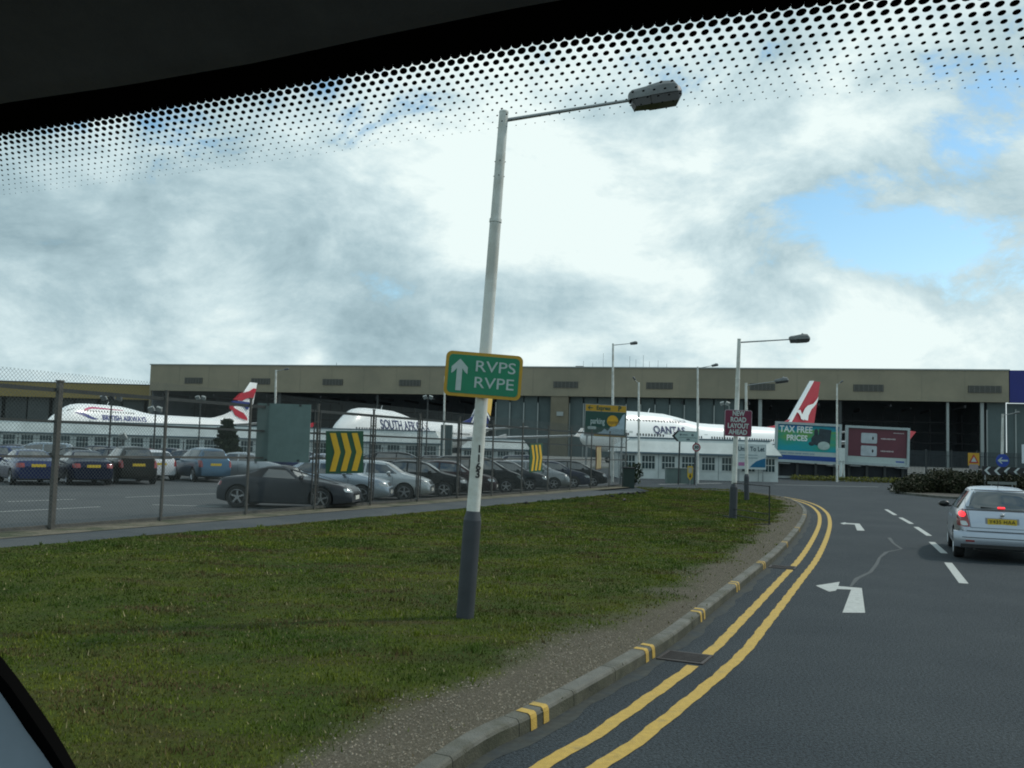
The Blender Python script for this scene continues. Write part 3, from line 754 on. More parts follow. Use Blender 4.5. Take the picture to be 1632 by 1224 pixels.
# ------------------------------------------------------------------ cars
def chaikin(P):
    o = [P[0]]
    for a, b in zip(P[:-1], P[1:]):
        o.append(a * .75 + b * .25); o.append(a * .25 + b * .75)
    o.append(P[-1]); return o
def car_body(L, W, top, belt, zfl, wr_, ax, roofcol=None, tumble=.24):
    NS_ = 110; F = np.linspace(0, 1, NS_)
    zt = np.interp(F, [t[0] for t in top], [t[1] for t in top]); ker = np.array([1, 2, 3, 2, 1]) / 9.
    zt = np.convolve(np.pad(zt, 2, mode='edge'), ker, 'valid')
    bl = np.interp(F, [t[0] for t in belt], [t[1] for t in belt])
    rows = []
    for f, z in zip(F, zt):
        e = abs(2 * f - 1); w = W / 2 * (1 - .17 * e ** 9 - .035 * e * e); zf = zfl + .09 * e ** 7; zb = min(bl[int(round(f * (NS_ - 1)))], z - .055); h = z - zb
        k = min(1, max(0, (h - .055) / .38)); wr = w * (.885 - tumble * k)
        fr = lambda q: zf + q * (zb - zf)
        P = [(0, zf), (.82 * w, zf), (.95 * w, fr(.04)), (.985 * w, fr(.2)), (1.0 * w, fr(.45)), (.995 * w, fr(.72)), (.965 * w, fr(.93)), (w * .935, zb + .004), (w * (.935 + wr / w) / 2, zb + h * .42), (wr, z - .2 * h), (wr * .93, z - .055 * h), (wr * .6, z - .0 * h + .004), (0, z + .016)]
        P = chaikin([np.array(p) for p in P])
        x = (f - .5) * L
        half = [(x, p[0], p[1]) for p in P]
        rows.append(half + [(x, -p[0], p[1]) for p in reversed(P[1:-1])])
    b = MB(); b.grid(rows, 0, True); n = len(rows[0])
    b.f.append(tuple(reversed(range(n)))); b.m.append(0); b.f.append(tuple(range(len(b.v) - n, len(b.v)))); b.m.append(0)
    b.f = [tuple(reversed(f)) for f in b.f]
    bvh = BVHTree.FromPolygons([Vector(v) for v in b.v], b.f)
    tmp = b.build('body', [paint, black]); 
    cut = MB()
    for a in ax:
        for sg in (1, -1): cut.cyl((a, sg * (W / 2 - .27), wr_), (a, sg * (W / 2 + .2), wr_), wr_ + .055, n=28, m=1)
    co = cut.build('cut', [paint, black])
    md = tmp.modifiers.new('b', 'BOOLEAN'); md.operation = 'DIFFERENCE'; md.object = co; md.solver = 'EXACT'
    bpy.context.view_layer.update()
    me = bpy.data.meshes.new_from_object(tmp.evaluated_get(bpy.context.evaluated_depsgraph_get()))
    bpy.data.objects.remove(tmp); bpy.data.objects.remove(co)
    me.polygons.foreach_set('use_smooth', [True] * len(me.polygons)); me.set_sharp_from_angle(angle=R(28))
    me.name = 'body'
    return me, bvh
def patch(bvh, quad, ax, off, nx=10, ny=8, rnd=0.0, m=0, mb=None):
    # quad: four corners in the plane across `ax` ('+x','-x','+y','-y' = side we look from)
    mb = mb or MB(); rows = []
    q = [np.array(p, float) for p in quad]
    for j in range(ny + 1):
        row = []
        for i in range(nx + 1):
            a, b_ = 2 * i / nx - 1, 2 * j / ny - 1
            a2, b2 = a * math.sqrt(1 - rnd * b_ * b_ / 2), b_ * math.sqrt(1 - rnd * a * a / 2)
            s, t = (a2 + 1) / 2, (b2 + 1) / 2
            p = (q[0] * (1 - s) + q[1] * s) * (1 - t) + (q[3] * (1 - s) + q[2] * s) * t
            sg = 1 if ax[0] == '+' else -1
            if ax[1] == 'x': o, d = Vector((sg * 5, p[0], p[1])), Vector((-sg, 0, 0))
            elif ax[1] == 'y': o, d = Vector((p[0], sg * 5, p[1])), Vector((0, -sg, 0))
            hit = bvh.ray_cast(o, d)
            if hit[0] is None:
                hit = bvh.find_nearest(o + d * (5 - (2 if ax[1] == 'x' else .8)))
            nrm = hit[1]
            if nrm.dot(d) > 0: nrm = -nrm
            row.append(hit[0] + nrm * off)
        rows.append(row)
    mb.grid(rows, m); return mb
def make_wheel(r, wdt, parent, x, y, sg, rimm=chrome, spokes=5):
    b = MB(); b.lathe([(-wdt / 2, r * .62), (-wdt / 2, r * .93), (-wdt * .38, r), (wdt * .38, r), (wdt / 2, r * .93), (wdt / 2, r * .66)], 30, 'Y')
    o = b.build('wheel', rubber, parent, smooth=40); o.location = (x, y, r)
    b = MB(); f = sg * wdt / 2
    b.lathe([(f - sg * .01, r * .64), (f - sg * .0, r * .68), (f + sg * .004, r * .66), (f - sg * .05, r * .58), (f - sg * .1, r * .56)], 30, 'Y')
    b.lathe([(f - sg * .085, 0.001), (f - sg * .085, r * .6)], 24, 'Y', m=1)
    for k in range(spokes):
        a = 2 * PI * k / spokes + .3; b.box((math.cos(a) * r * .33, f - sg * .035, math.sin(a) * r * .33), (r * .62, .03, r * .15), rot=Matrix.Rotation(-a, 3, 'Y'))
    b.lathe([(f - sg * .02, 0.001), (f - sg * .015, r * .16), (f - sg * .05, r * .17)], 14, 'Y')
    b.build('rim', [rimm, black], o, smooth=30)
    return o
def make_car(name, label, cat, group, L, W, top, belt, zfl, wr_, ax, side, wsf, wsr, tail, head, grille, color, soft=None, tumble=.24, plates=(.52, .11), hatchrear=False, spokes=5):
    r_ = empty(name, (0, 0, 0), 0, label, cat, group)
    me, bvh = car_body(L, W, top, belt, zfl, wr_, ax, tumble=tumble)
    bo = bpy.data.objects.new('body', me); COL.objects.link(bo); bo.parent = r_; bo.color = (*color, 1)
    for i, q in enumerate(side):
        for sg in ('+y', '-y'):
            patch(bvh, q, sg, .006, 12, 6).build('side_window', glass, r_, smooth=50)
    patch(bvh, wsf, '+x', .006, 16, 10, .12).build('windscreen', glass, r_, smooth=50)
    patch(bvh, wsr, '-x', .006, 16, 10, .25).build('rear_window', glass, r_, smooth=50)
    if soft:
        b = MB()
        for q in soft[0]: patch(bvh, q, '+y', .004, 20, 8, mb=b); patch(bvh, q, '-y', .004, 20, 8, mb=b)
        for q in soft[1]: patch(bvh, q, '-x', .004, 20, 10, mb=b)
        for q in soft[2]: patch(bvh, q, '+x', .004, 20, 10, mb=b)
        b.build('soft_top', black, r_, smooth=50)
    for sg in (1, -1):
        patch(bvh, [(sg * y, z) for y, z in tail], '-x', .008, 8, 6, .35).build('taillight', tail_red, r_, smooth=50)
        h = patch(bvh, [(sg * y, z) for y, z in head], '+x', .008, 8, 6, .35).build('headlight', lampglass, r_, smooth=50)
    patch(bvh, grille, '+x', .006, 8, 4, .2).build('grille', black, r_, smooth=50)
    for nm, dr, zz, mm, x in (('rear_plate', '-x', plates[0], plate_y, -1), ('front_plate', '+x', plates[1], plate_w, 1)):
        hit = bvh.ray_cast(Vector((x * 5, 0, zz)), Vector((-x, 0, 0)))
        px = hit[0].x + x * .012 if hit[0] else x * L / 2
        b = MB(); b.box((px, 0, zz), (.016, .52, .115)); b.build(nm, mm, r_)
    for sg, nm in ((1, '+y'), (-1, '-y')):
        for dq in side:
            pass
        d0, d1, dz0, dz1 = ax[0] + wr_ + .12, ax[1] - wr_ - .13, zfl + .16, belt[len(belt) // 2][1] - .02
        b = MB()
        lines = [[(d0, dz0), (d0 + .012, dz0), (d0 + .012, dz1), (d0, dz1)], [(d1, dz0), (d1 + .012, dz0), (d1 + .012, dz1), (d1, dz1)], [(d0, dz0), (d1, dz0), (d1, dz0 + .012), (d0, dz0 + .012)]]
        if len(side) > 1:
            mid = (side[0][1][0] + side[1][0][0]) / 2; lines.append([(mid - .006, dz0), (mid + .006, dz0), (mid + .006, dz1), (mid - .006, dz1)])
        for q in lines: patch(bvh, q, nm, .003, 6, 8, mb=b)
        dr = b.build('door', black, r_)
        hx = d0 + .16 if len(side) < 2 else mid + .2
        for hxx in ([d0 + .18] if len(side) < 2 else [mid + .18, d0 + .2]):
            hit = bvh.ray_cast(Vector((hxx, sg * 5, dz1 - .09)), Vector((0, -sg, 0)))
            if hit[0]:
                b = MB(); b.box((hxx, hit[0].y + sg * .018, dz1 - .09), (.17, .03, .028)); hd = b.build('door_handle', paint, dr); hd.color = (*color, 1)
        mx = d1 - .12; hit = bvh.ray_cast(Vector((mx, sg * 5, dz1 + .0)), Vector((0, -sg, 0)))
        y = abs(hit[0].y) if hit[0] else W / 2 * .92
        b = MB(); b.ball((mx, sg * (y + .13), dz1 + .1), (.08, .12, .075), 0, 12); b.box((mx, sg * (y + .03), dz1 + .055), (.05, .12, .035), 1)
        mo = b.build('wing_mirror', [paint, black], r_, smooth=50); mo.color = (*color, 1)
    for a in ax:
        for sg in (1, -1): make_wheel(wr_, .2, r_, a, sg * (W / 2 - .115), sg, spokes=spokes)
    return r_, bvh
SILVER, NAVY, BLACKC, GREY = (.40, .44, .47), (.012, .02, .075), (.006, .007, .008), (.06, .07, .08)
# saloon
SAL_TOP = [(0, .72), (.02, .93), (.05, 1.0), (.17, 1.04), (.22, 1.07), (.35, 1.37), (.45, 1.42), (.58, 1.40), (.64, 1.34), (.775, .98), (.9, .86), (.965, .76), (.99, .66), (1, .5)]
SAL_BELT = [(0, .9), (.3, .96), (.7, .92), (1, .7)]
L, W = 4.55, 1.76
x_ = lambda f: (f - .5) * L
saloon, _ = make_car('parked_car', '', 'car', None, L, W, SAL_TOP, SAL_BELT, .19, .315, (x_(.205), x_(.80)),
    [[(x_(.27), .985), (x_(.47), .985), (x_(.47), 1.33), (x_(.37), 1.33)], [(x_(.485), .985), (x_(.735), .975), (x_(.64), 1.27), (x_(.485), 1.33)]],
    [(-.66, 1.02), (.66, 1.02), (.53, 1.33), (-.53, 1.33)], [(-.60, 1.09), (.60, 1.09), (.50, 1.34), (-.50, 1.34)],
    [(.50, .72), (.78, .72), (.78, .90), (.50, .90)], [(.46, .60), (.80, .60), (.80, .73), (.46, .74)], [(-.34, .60), (.34, .60), (.36, .72), (-.36, .72)], NAVY, plates=(.80, .42))
# hatchback
HAT_TOP = [(0, .62), (.012, .88), (.03, .97), (.055, 1.05), (.13, 1.37), (.2, 1.42), (.45, 1.45), (.56, 1.42), (.63, 1.34), (.80, .98), (.92, .84), (.97, .74), (1, .5)]
HAT_BELT = [(0, .92), (.3, .97), (.7, .93), (1, .7)]
L2 = 4.05
x2 = lambda f: (f - .5) * L2
def hatch_args(): return dict(L=L2, W=1.72, top=HAT_TOP, belt=HAT_BELT, zfl=.19, wr_=.305, ax=(x2(.185), x2(.80)),
    side=[[(x2(.17), 1.0), (x2(.44), .99), (x2(.44), 1.35), (x2(.22), 1.35)], [(x2(.455), .99), (x2(.745), .975), (x2(.63), 1.28), (x2(.455), 1.36)]],
    wsf=[(-.64, 1.02), (.64, 1.02), (.52, 1.34), (-.52, 1.34)], wsr=[(-.60, 1.03), (.60, 1.03), (.50, 1.35), (-.50, 1.35)],
    tail=[(.60, .68), (.78, .70), (.77, .97), (.63, .99)], head=[(.45, .60), (.78, .60), (.78, .74), (.45, .76)], grille=[(-.3, .60), (.3, .60), (.32, .72), (-.32, .72)])
hatch, _ = make_car('parked_car', '', 'car', None, color=SILVER, plates=(.80, .42), **hatch_args())
# tall people carrier
MPV_TOP = [(0, .6), (.01, .9), (.025, 1.05), (.05, 1.2), (.09, 1.5), (.16, 1.6), (.45, 1.64), (.58, 1.58), (.66, 1.46), (.84, 1.02), (.94, .88), (.98, .75), (1, .5)]
L3 = 4.3; x3 = lambda f: (f - .5) * L3
mpv, _ = make_car('parked_car', '', 'car', None, L3, 1.78, MPV_TOP, [(0, 1.0), (.3, 1.04), (.8, .96), (1, .7)], .22, .33, (x3(.19), x3(.81)),
    [[(x3(.12), 1.08), (x3(.42), 1.07), (x3(.42), 1.52), (x3(.16), 1.52)], [(x3(.435), 1.07), (x3(.78), 1.03), (x3(.65), 1.40), (x3(.435), 1.53)]],
    [(-.66, 1.08), (.66, 1.08), (.54, 1.5), (-.54, 1.5)], [(-.62, 1.12), (.62, 1.12), (.53, 1.5), (-.53, 1.5)],
    [(.62, .72), (.79, .72), (.79, 1.05), (.66, 1.05)], [(.46, .66), (.8, .66), (.8, .82), (.46, .82)], [(-.32, .64), (.32, .64), (.34, .78), (-.34, .78)], GREY, plates=(.85, .45))
# two seat roadster with dark soft top
RD_TOP = [(0, .62), (.015, .82), (.04, .90), (.12, .935), (.20, .96), (.27, 1.10), (.335, 1.24), (.40, 1.28), (.47, 1.27), (.51, 1.22), (.60, .93), (.75, .86), (.9, .76), (.965, .67), (.99, .58), (1, .48)]
L4 = 4.1; x4 = lambda f: (f - .5) * L4
roadster, _ = make_car('parked_sports_car', 'dark grey two seat roadster with black soft top parked behind the grey sign back', 'sports car', None, L4, 1.78, RD_TOP, [(0, .8), (.2, .9), (.6, .87), (1, .62)], .15, .33, (x4(.165), x4(.775)),
    [[(x4(.34), .93), (x4(.585), .90), (x4(.50), 1.14), (x4(.37), 1.17)]],
    [(-.66, .95), (.66, .95), (.54, 1.19), (-.54, 1.19)], [(-.42, 1.04), (.42, 1.04), (.38, 1.17), (-.38, 1.17)],
    [(.52, .68), (.78, .66), (.77, .79), (.55, .80)], [(.46, .53), (.80, .55), (.78, .66), (.5, .64)], [(-.42, .42), (.42, .42), (.4, .56), (-.4, .56)], (.05, .055, .062),
    soft=([[(x4(.21), .96), (x4(.34), .93), (x4(.37), 1.19), (x4(.34), 1.20)], [(x4(.34), 1.16), (x4(.50), 1.14), (x4(.49), 1.22), (x4(.35), 1.215)]], [[(-.60, .99), (.60, .99), (.5, 1.265), (-.5, 1.265)]], [[(-.52, 1.2), (.52, 1.2), (.5, 1.275), (-.5, 1.275)]]), tumble=.26, plates=(.7, .38), spokes=5)
roadster.location = ((-8.48 - 6.33) / 2 + .72, 29.0, 0); roadster.rotation_euler.z = R(-2)
used = {}
def place(kind, loc, head, color, label, group, front_plate=True):
    proto = {'s': saloon, 'h': hatch, 'm': mpv}[kind]
    if kind in used: o = copy_tree(proto)
    else: o = proto; used[kind] = 1
    o.location = loc; o.rotation_euler = (0, 0, R(head)); o['label'] = label; o['category'] = 'car'; o['group'] = group
    for ch in list(o.children):
        if ch.name.split('.')[0] in ('body', 'wing_mirror'): ch.color = (*color, 1)
        for g in ch.children:
            if g.name.startswith('door_handle'): g.color = (*color, 1)
    return o
G1 = 'cars parked nose to the fence'
y = 32.3
row = [('s', (.36, .42, .48), 'silver blue coupe just behind the large yellow chevron board'), ('s', (.46, .49, .5), 'pale silver car with twin round headlights, third car along the fence'),
       ('s', BLACKC, 'black saloon fourth along the fence just left of the lamp post'), ('s', (.03, .012, .014), 'dark maroon saloon parked directly behind the lamp post'),
       ('m', BLACKC, 'tall black car just right of the lamp post behind the fence'), ('s', (.05, .055, .06), 'charcoal saloon left of the second chevron board'),
       ('h', (.3, .32, .33), 'dull silver hatchback behind the second chevron board'), ('s', (.02, .025, .05), 'dark blue saloon right of the second chevron board'), ('h', BLACKC, 'last black car at the far end of the fenced row')]
for k, (kd, cc, lb) in enumerate(row):
    yy_ = 32.3 + k * 2.62 - (0.2 if k > 2 else 0)
    Lk = {'s': 4.55, 'h': 4.05, 'm': 4.3}[kd]
    place(kd, (FX(yy_) - .55 - Lk / 2, yy_, 0), random.uniform(-4, 2) + (2 if k == 0 else 0), cc, lb, G1)
G2 = 'cars parked with yellow rear plates facing the road'
row = [('s', (.018, .03, .10), 'navy saloon at the left edge of the photo with yellow rear plate'), ('s', (.008, .012, .03), 'dark navy saloon second from left, right of the thick fence post'),
       ('m', (.010, .010, .008), 'black brown car between the navy saloon and the white hatchback'), ('h', (.55, .58, .6), 'white hatchback between the black and the blue cars'), ('m', (.05, .11, .17), 'mid blue estate car behind the roadster')]
for k, (kd, cc, lb) in enumerate(row):
    px = [62, 150, 222, 257, 345][k]; d = [37.6, 38.7, 40.7, 45.3, 45.0][k]; hd = [127, 125, 124, 125, 126][k]
    p = at(px, 740, d); Lk = {'s': 4.55, 'h': 4.05, 'm': 4.3}[kd] / 2
    place(kd, (p.x + math.cos(R(hd)) * Lk, p.y + math.sin(R(hd)) * Lk, 0), hd, cc, lb, G2)
G3 = 'cars in the far rows of the car park'
far = [('m', (.25, .30, .34), 60, 55, 200, 'silver blue people carrier with pale rear pillar behind the navy saloons'), ('s', (.03, .05, .12), 10, 50, 160, 'blue saloon in the second row at the photo left edge'),
       ('s', BLACKC, 120, 53, 20, 'black saloon in the second row by the thick fence post'), ('s', (.02, .02, .03), 178, 52, 15, 'low dark saloon in the second row above the black brown car'),
       ('h', (.12, .02, .02), 232, 56, 15, 'dark red hatchback roof showing behind the white hatchback'), ('s', (.32, .35, .37), 385, 50, 10, 'silver saloon left of the fir tree base in the second row'),
       ('s', (.02, .03, .08), 430, 54, 10, 'dark blue saloon in the second row under the grey sign back'), ('s', (.32, .36, .42), 520, 56, 8, 'pale blue saloon in the second row behind the large chevron board'),
       ('m', BLACKC, 640, 58, 5, 'dark people carrier in the second row behind the silver cars'), ('s', (.05, .06, .07), 800, 62, 5, 'grey saloon in the second row right of the lamp post'),
       ('h', BLACKC, 735, 60, 5, 'black hatchback in the second row left of the lamp post'), ('m', (.03, .04, .06), 845, 60, 5, 'dark people carrier in the second row beyond the second chevron board')]
far += [('s', (.05, .06, .075), 300, 54, 12, 'slate saloon in the second row left of the fir tree'), ('h', (.015, .03, .07), 335, 58, 12, 'blue hatchback right in front of the fir tree'), ('m', (.02, .022, .025), 478, 60, 8, 'black people carrier between the grey sign back and large chevron board'),
        ('s', (.45, .47, .48), 90, 64, 175, 'white saloon roof in the third row behind the thick fence post'), ('s', (.02, .02, .025), 20, 62, 170, 'black saloon in the third row at the photo left edge'), ('h', (.03, .04, .06), 150, 66, 170, 'dark hatchback in the third row under the airliner lettering'),
        ('s', (.015, .015, .02), 210, 64, 172, 'low black saloon in the third row under the left hut windows'), ('s', (.05, .05, .06), 268, 66, 172, 'dark grey saloon in the third row behind the blue car'), ('h', (.35, .37, .38), 560, 64, 6, 'silver hatchback roof behind the right edge of the large chevron board'),
        ('s', (.02, .025, .03), 600, 62, 6, 'black saloon roof in the second row above the silver blue coupe'), ('s', (.03, .03, .035), 690, 66, 6, 'dark saloon in the third row just left of the lamp post'), ('h', (.06, .065, .07), 900, 66, 6, 'grey hatchback far right in the third row'),
        ('s', BLACKC, 875, 62, 6, 'black saloon in the second row right of the second chevron board')]
for (kd, cc, px, d, hd, lb) in far:
    p = at(px, 740, d); place(kd, (p.x, p.y, 0), hd, cc, lb, G3)

# silver hatchback ahead on the road
ha = hatch_args(); ha['wsr'] = [(-.68, 1.02), (.68, 1.02), (.57, 1.37), (-.57, 1.37)]; ha['tail'] = [(.56, .66), (.80, .68), (.79, .99), (.64, 1.02)]
sv, sb = make_car('silver_hatchback', 'silver hatchback driving ahead at right with brake lights glowing', 'car', None, color=(.40, .44, .50), plates=(.79, .42), **ha)
brake = mat('glowing brake lamp', (1, .03, .04), .3, 0, 0, emit=1.6)
for ch in list(sv.children):
    nm = ch.name.split('.')[0]
    if nm == 'rear_plate':
        t = text('registration', 'Y435 HAA', .10, black, ch, ch.data.vertices[0].co.x - .006, 0, .79, .46, .0, rot=(PI / 2, 0, -PI / 2), spacing=1.1)
for ch in sv.children:
    if ch.name.startswith('wing_mirror'): ch.color = (.02, .02, .02, 1)
for sg in (1, -1):
    patch(sb, [(sg * y, z) for y, z in [(.64, .86), (.76, .86), (.76, .96), (.66, .97)]], '-x', .014, 6, 5, .9).build('brake_lamp', brake, sv, smooth=50)
    patch(sb, [(sg * y, z) for y, z in [(.60, .69), (.72, .69), (.74, .78), (.64, .78)]], '-x', .013, 6, 5, .5).build('reversing_lamp', lampglass, sv, smooth=50)
patch(sb, [(-.07, 1.035), (.07, 1.035), (.065, 1.065), (-.065, 1.065)], '-x', .02, 6, 3, .3).build('high_brake_lamp', brake, sv)
b = MB(); patch(sb, [(-.84, .585), (.84, .585), (.84, .60), (-.84, .60)], '-x', .004, 24, 2, mb=b)
patch(sb, [(-.56, .655), (.56, .655), (.56, .664), (-.56, .664)], '-x', .004, 20, 2, mb=b)
patch(sb, [(-.30, .745), (.30, .745), (.30, .86), (-.30, .86)], '-x', .002, 8, 3, mb=b, m=1)
for sg in (1, -1):
    patch(sb, [(sg * .555, .655), (sg * .565, .655), (sg * .615, 1.02), (sg * .605, 1.02)], '-x', .004, 2, 12, mb=b)
patch(sb, [(-.62, 1.385), (.62, 1.385), (.61, 1.397), (-.61, 1.397)], '-x', .006, 20, 2, mb=b)
patch(sb, [(-.70, .995), (.70, .995), (.70, 1.012), (-.70, 1.012)], '-x', .008, 24, 2, mb=b)
b.build('tailgate_seam', [black, mat('plate recess', (.2, .21, .23), .5)], sv)
b = MB()
rows = []
for t in np.linspace(-1, 1, 25):
    yb = t * .87; xx0 = -L2 / 2 - .10 + .16 * abs(t) ** 5
    rows.append([(xx0 + .1, yb, .30), (xx0 + .02, yb, .27), (xx0, yb, .33), (xx0 - .0, yb, .50), (xx0 + .025, yb, .575), (xx0 + .14, yb, .585)])
b.grid(rows); bp_ = b.build('bumper', paint, sv, smooth=50); bp_.color = (.40, .44, .50, 1)
b = MB(); b.box((-L2 / 2 - .055, 0, .305), (.14, 1.5, .07)); b.build('lower_valance', black, sv)
b = MB(); b.grid([[(-L2 / 2 - .10 + .16 * abs(t) ** 5 - .004, t * .86, z) for z in (.46, .475)] for t in np.linspace(-1, 1, 25)]); b.build('bumper_groove', black, sv)
b = MB(); b.ball((-L2 / 2 - .0, 0, .925), (.03, .045, .035), 0, 12); b.build('badge', chrome, sv, smooth=50)
for sg in (1, -1):
    b = MB(); b.box((-L2 / 2 - .105 + .02, sg * .58, .40), (.02, .16, .035)); b.build('reflector', tail_red, sv)
b = MB(); b.cyl((-L2 / 2 - .10, .5, .27), (-L2 / 2 + .3, .5, .27), .03, n=10); b.build('exhaust', darksteel, sv)
b = MB(); h_ = sb.ray_cast(Vector((-5, .08, 1.08)), Vector((1, 0, 0)))[0]; b.box((h_.x - .03, .12, 1.045), (.03, .5, .02), rot=Matrix.Rotation(R(4), 3, 'X')); b.build('rear_wiper', black, sv)
b = MB(); b.cyl((-L2 / 2 + .9, 0, 1.455), (-L2 / 2 + .6, 0, 1.72), .008, .004, 6); b.build('aerial', black, sv)
g0 = gp(1598, 897); hd = R(67.5)
def metal(o):
    for ch in o.children:
        for i, m in enumerate(list(ch.data.materials)):
            if m == paint: ch.material_slots[i].link = 'OBJECT'; ch.material_slots[i].material = silverp
for o in [sv] + [q for q in list(COL.objects) if q.get('category') == 'car' and q.parent is None and q.get('label', '').startswith(('silver', 'pale silver', 'dull silver', 'mid blue', 'navy saloon at'))]: metal(o)
sv.location = (g0.x + math.cos(hd) * (L2 / 2), g0.y + math.sin(hd) * L2 / 2, 0); sv.rotation_euler.z = hd

# ------------------------------------------------------------------ fence
RX = lambda k: 19.43 + 2.7 * k
fdir = math.atan2(1, .457)
fl = MB()
fe = empty('chain_link_fence', (FX(19.43), 19.43, 0), fdir, 'tall chain link security fence along the car park with dark rails', 'fence')
SP = 2.7 * math.sqrt(1 + .457 ** 2); FHT = 3.05
for k in range(-2, 14):
    b = MB(); x0 = k * SP; pw = .10 if k == 0 else .052; b.box((x0, 0, FHT / 2 - .1), (pw, pw, FHT + .3)); b.box((x0, -.0, FHT + .06), (pw + .03, pw + .03, .03))
    b.build('post', fencepost, fe)
    if k in (3, 4, 5, 6):
        l = MB()
        l.box((x0 - .3, -.1, 1.6), (.03, .03, 2.7)); l.box((x0 - .02, -.1, 1.6), (.03, .03, 2.7))
        for q in range(9): l.box((x0 - .16, -.1, .5 + q * .3), (.28, .02, .02))
        l.build('side_ladder', darksteel, fe)
    if k < 13:
        for (z, th) in ((.12, .07), (1.55, .05), (2.27, .055), (2.92, .08)):
            r_ = MB(); r_.box((x0 + SP / 2, .05, z), (SP, .045, th)); r_.build('rail', darksteel if z > 2 else fencepost, fe)
pm = MB(); S = .085; z0, z1 = .1, 3.28; nw = int((SP + z1 - z0) / S)
def wire(p, q, r_=.0032):
    d = (Vector(q) - Vector(p)).normalized(); n1_ = Vector((0, 1, 0)) * r_; n2_ = d.cross(Vector((0, 1, 0))).normalized() * r_; n_ = len(pm.v)
    for a in (p, q):
        for o in (n1_ , -n1_ * .5 + n2_ * .87, -n1_ * .5 - n2_ * .87): pm.v.append(tuple(Vector(a) + o))
    for i in range(3): pm.f.append((n_ + i, n_ + (i + 1) % 3, n_ + 3 + (i + 1) % 3, n_ + 3 + i)); pm.m.append(0)
H_ = z1 - z0
for k in range(nw):
    c0 = -H_ + k * S
    xa, xb = max(0, c0), min(SP, c0 + H_)
    if xb - xa > .01:
        wire((xa, 0, z0 + xa - c0), (xb, 0, z0 + xb - c0)); wire((xa, .004, z1 - (xa - c0)), (xb, .004, z1 - (xb - c0)))
p0 = pm.build('mesh_panel', wiremat, fe); p0.location = (-2 * SP, -.06, 0)
for k in range(-1, 13):
    o = p0.copy(); COL.objects.link(o); o.parent = fe; o.location = (k * SP, -.06, 0)
    if k == 3: pass
# chevron boards on the fence
def chevron(px0, px1, py0, py1, yaw, d, label, pale=False):
    c0 = at((px0 + px1) / 2, (py0 + py1) / 2, d); h = (py1 - py0) / FPX * d; w = abs(px1 - px0) / FPX * d / max(.15, math.cos(yaw))
    o = empty('chevron_board', (c0.x, c0.y, c0.z - h / 2), yaw, label, 'sign', 'chevron boards fixed along the fence'); o.rotation_euler.y = R(-2)
    b = MB(); b.box((0, 0, h / 2), (w, .03, h)); b.build('board', mat('chevron green', (.012, .075, .035), .5) if not pale else mat('faded board', (.12, .07, .03), .6), o)
    n = 3; a = w / 3.3
    for k in range(n):
        x = -w / 2 + w * (.10 + .29 * k); t = w * .155; i = w * .13
        b = MB(); b.prism([(x, .05 * h), (x + t, .05 * h), (x + t + i, .5 * h), (x + t, .95 * h), (x, .95 * h), (x + i, .5 * h)], -.022, -.0155)
        b.build('chevron', mat('chevron amber', (.62, .37, .015), .5, 0, .1, 8) if not pale else mat('pale chevron', (.5, .42, .22), .5), o)
    b = MB(); b.box((0, .05, h * .8), (w * .9, .05, .05)); b.box((0, .05, h * .2), (w * .9, .05, .05)); b.build('bracket', galv, o)
chevron(523, 578, 687, 754, R(25), 28.0, 'large yellow and green chevron board nearest on the fence')
chevron(844, 865, 707, 752, R(62), 41.8, 'narrow looking middle chevron board on the fence, right of the lamp post')
chevron(949, 959, 711, 748, R(66), 49.6, 'faded pale farthest chevron board near the fence end', True)
# back of a sign hung on the fence
c0 = at(453, 690, 25.6); w, h = 83 / FPX * 25.6, 92 / FPX * 25.6
o = empty('sign_back', (c0.x, c0.y - .1, c0.z - h / 2), R(6), 'plain grey green panel hung high on the fence above the roadster', 'sign')
b = MB(); b.box((0, 0, h / 2), (w, .05, h)); b.build('panel', signback, o)
b = MB(); b.box((0, .045, h - .04), (w + .06, .05, .05)); b.box((0, .045, .04), (w + .06, .05, .05))
for sx in (-1, 1): b.box((sx * w * .3, -.035, h - .03), (.06, .03, .05)); b.box((sx * w * .3, -.035, .05), (.06, .03, .05))
b.build('fixing_rail', darksteel, o)
# low inner fence beyond the cars
ifn = empty('inner_fence', (-62, 74, 0), 0, 'thin dark post and rail fence in front of the white huts', 'fence')
for k in range(25):
    b = MB(); b.box((k * 2.6, 0, .95), (.06, .06, 1.9)); b.build('post', darksteel, ifn)
for z in (.4, 1.25, 1.8): 
    b = MB(); b.box((31, .04, z), (62.5, .03, .035)); b.build('rail', darksteel, ifn)
# dark panelled fence closing the right side behind the roundabout
pf = empty('palisade_fence', (36, 100, 0), 0, 'grey palisade security fence behind the roundabout bush', 'fence')
for k in range(13):
    b = MB(); b.box((k * 2.7, 0, 1.6), (.12, .1, 3.3)); b.build('post', darksteel, pf)
    if k < 12:
        b = MB()
        for q in range(18): b.box((k * 2.7 + .13 + q * .145, -.05, 1.6), (.07, .02, 3.0))
        b.build('pale_panel', mat('palisade steel', (.04, .05, .055), .6, .3, .2, 1), pf)
for z in (.6, 2.6):
    b = MB(); b.box((16.2, .02, z), (32.5, .05, .06)); b.build('rail', darksteel, pf)

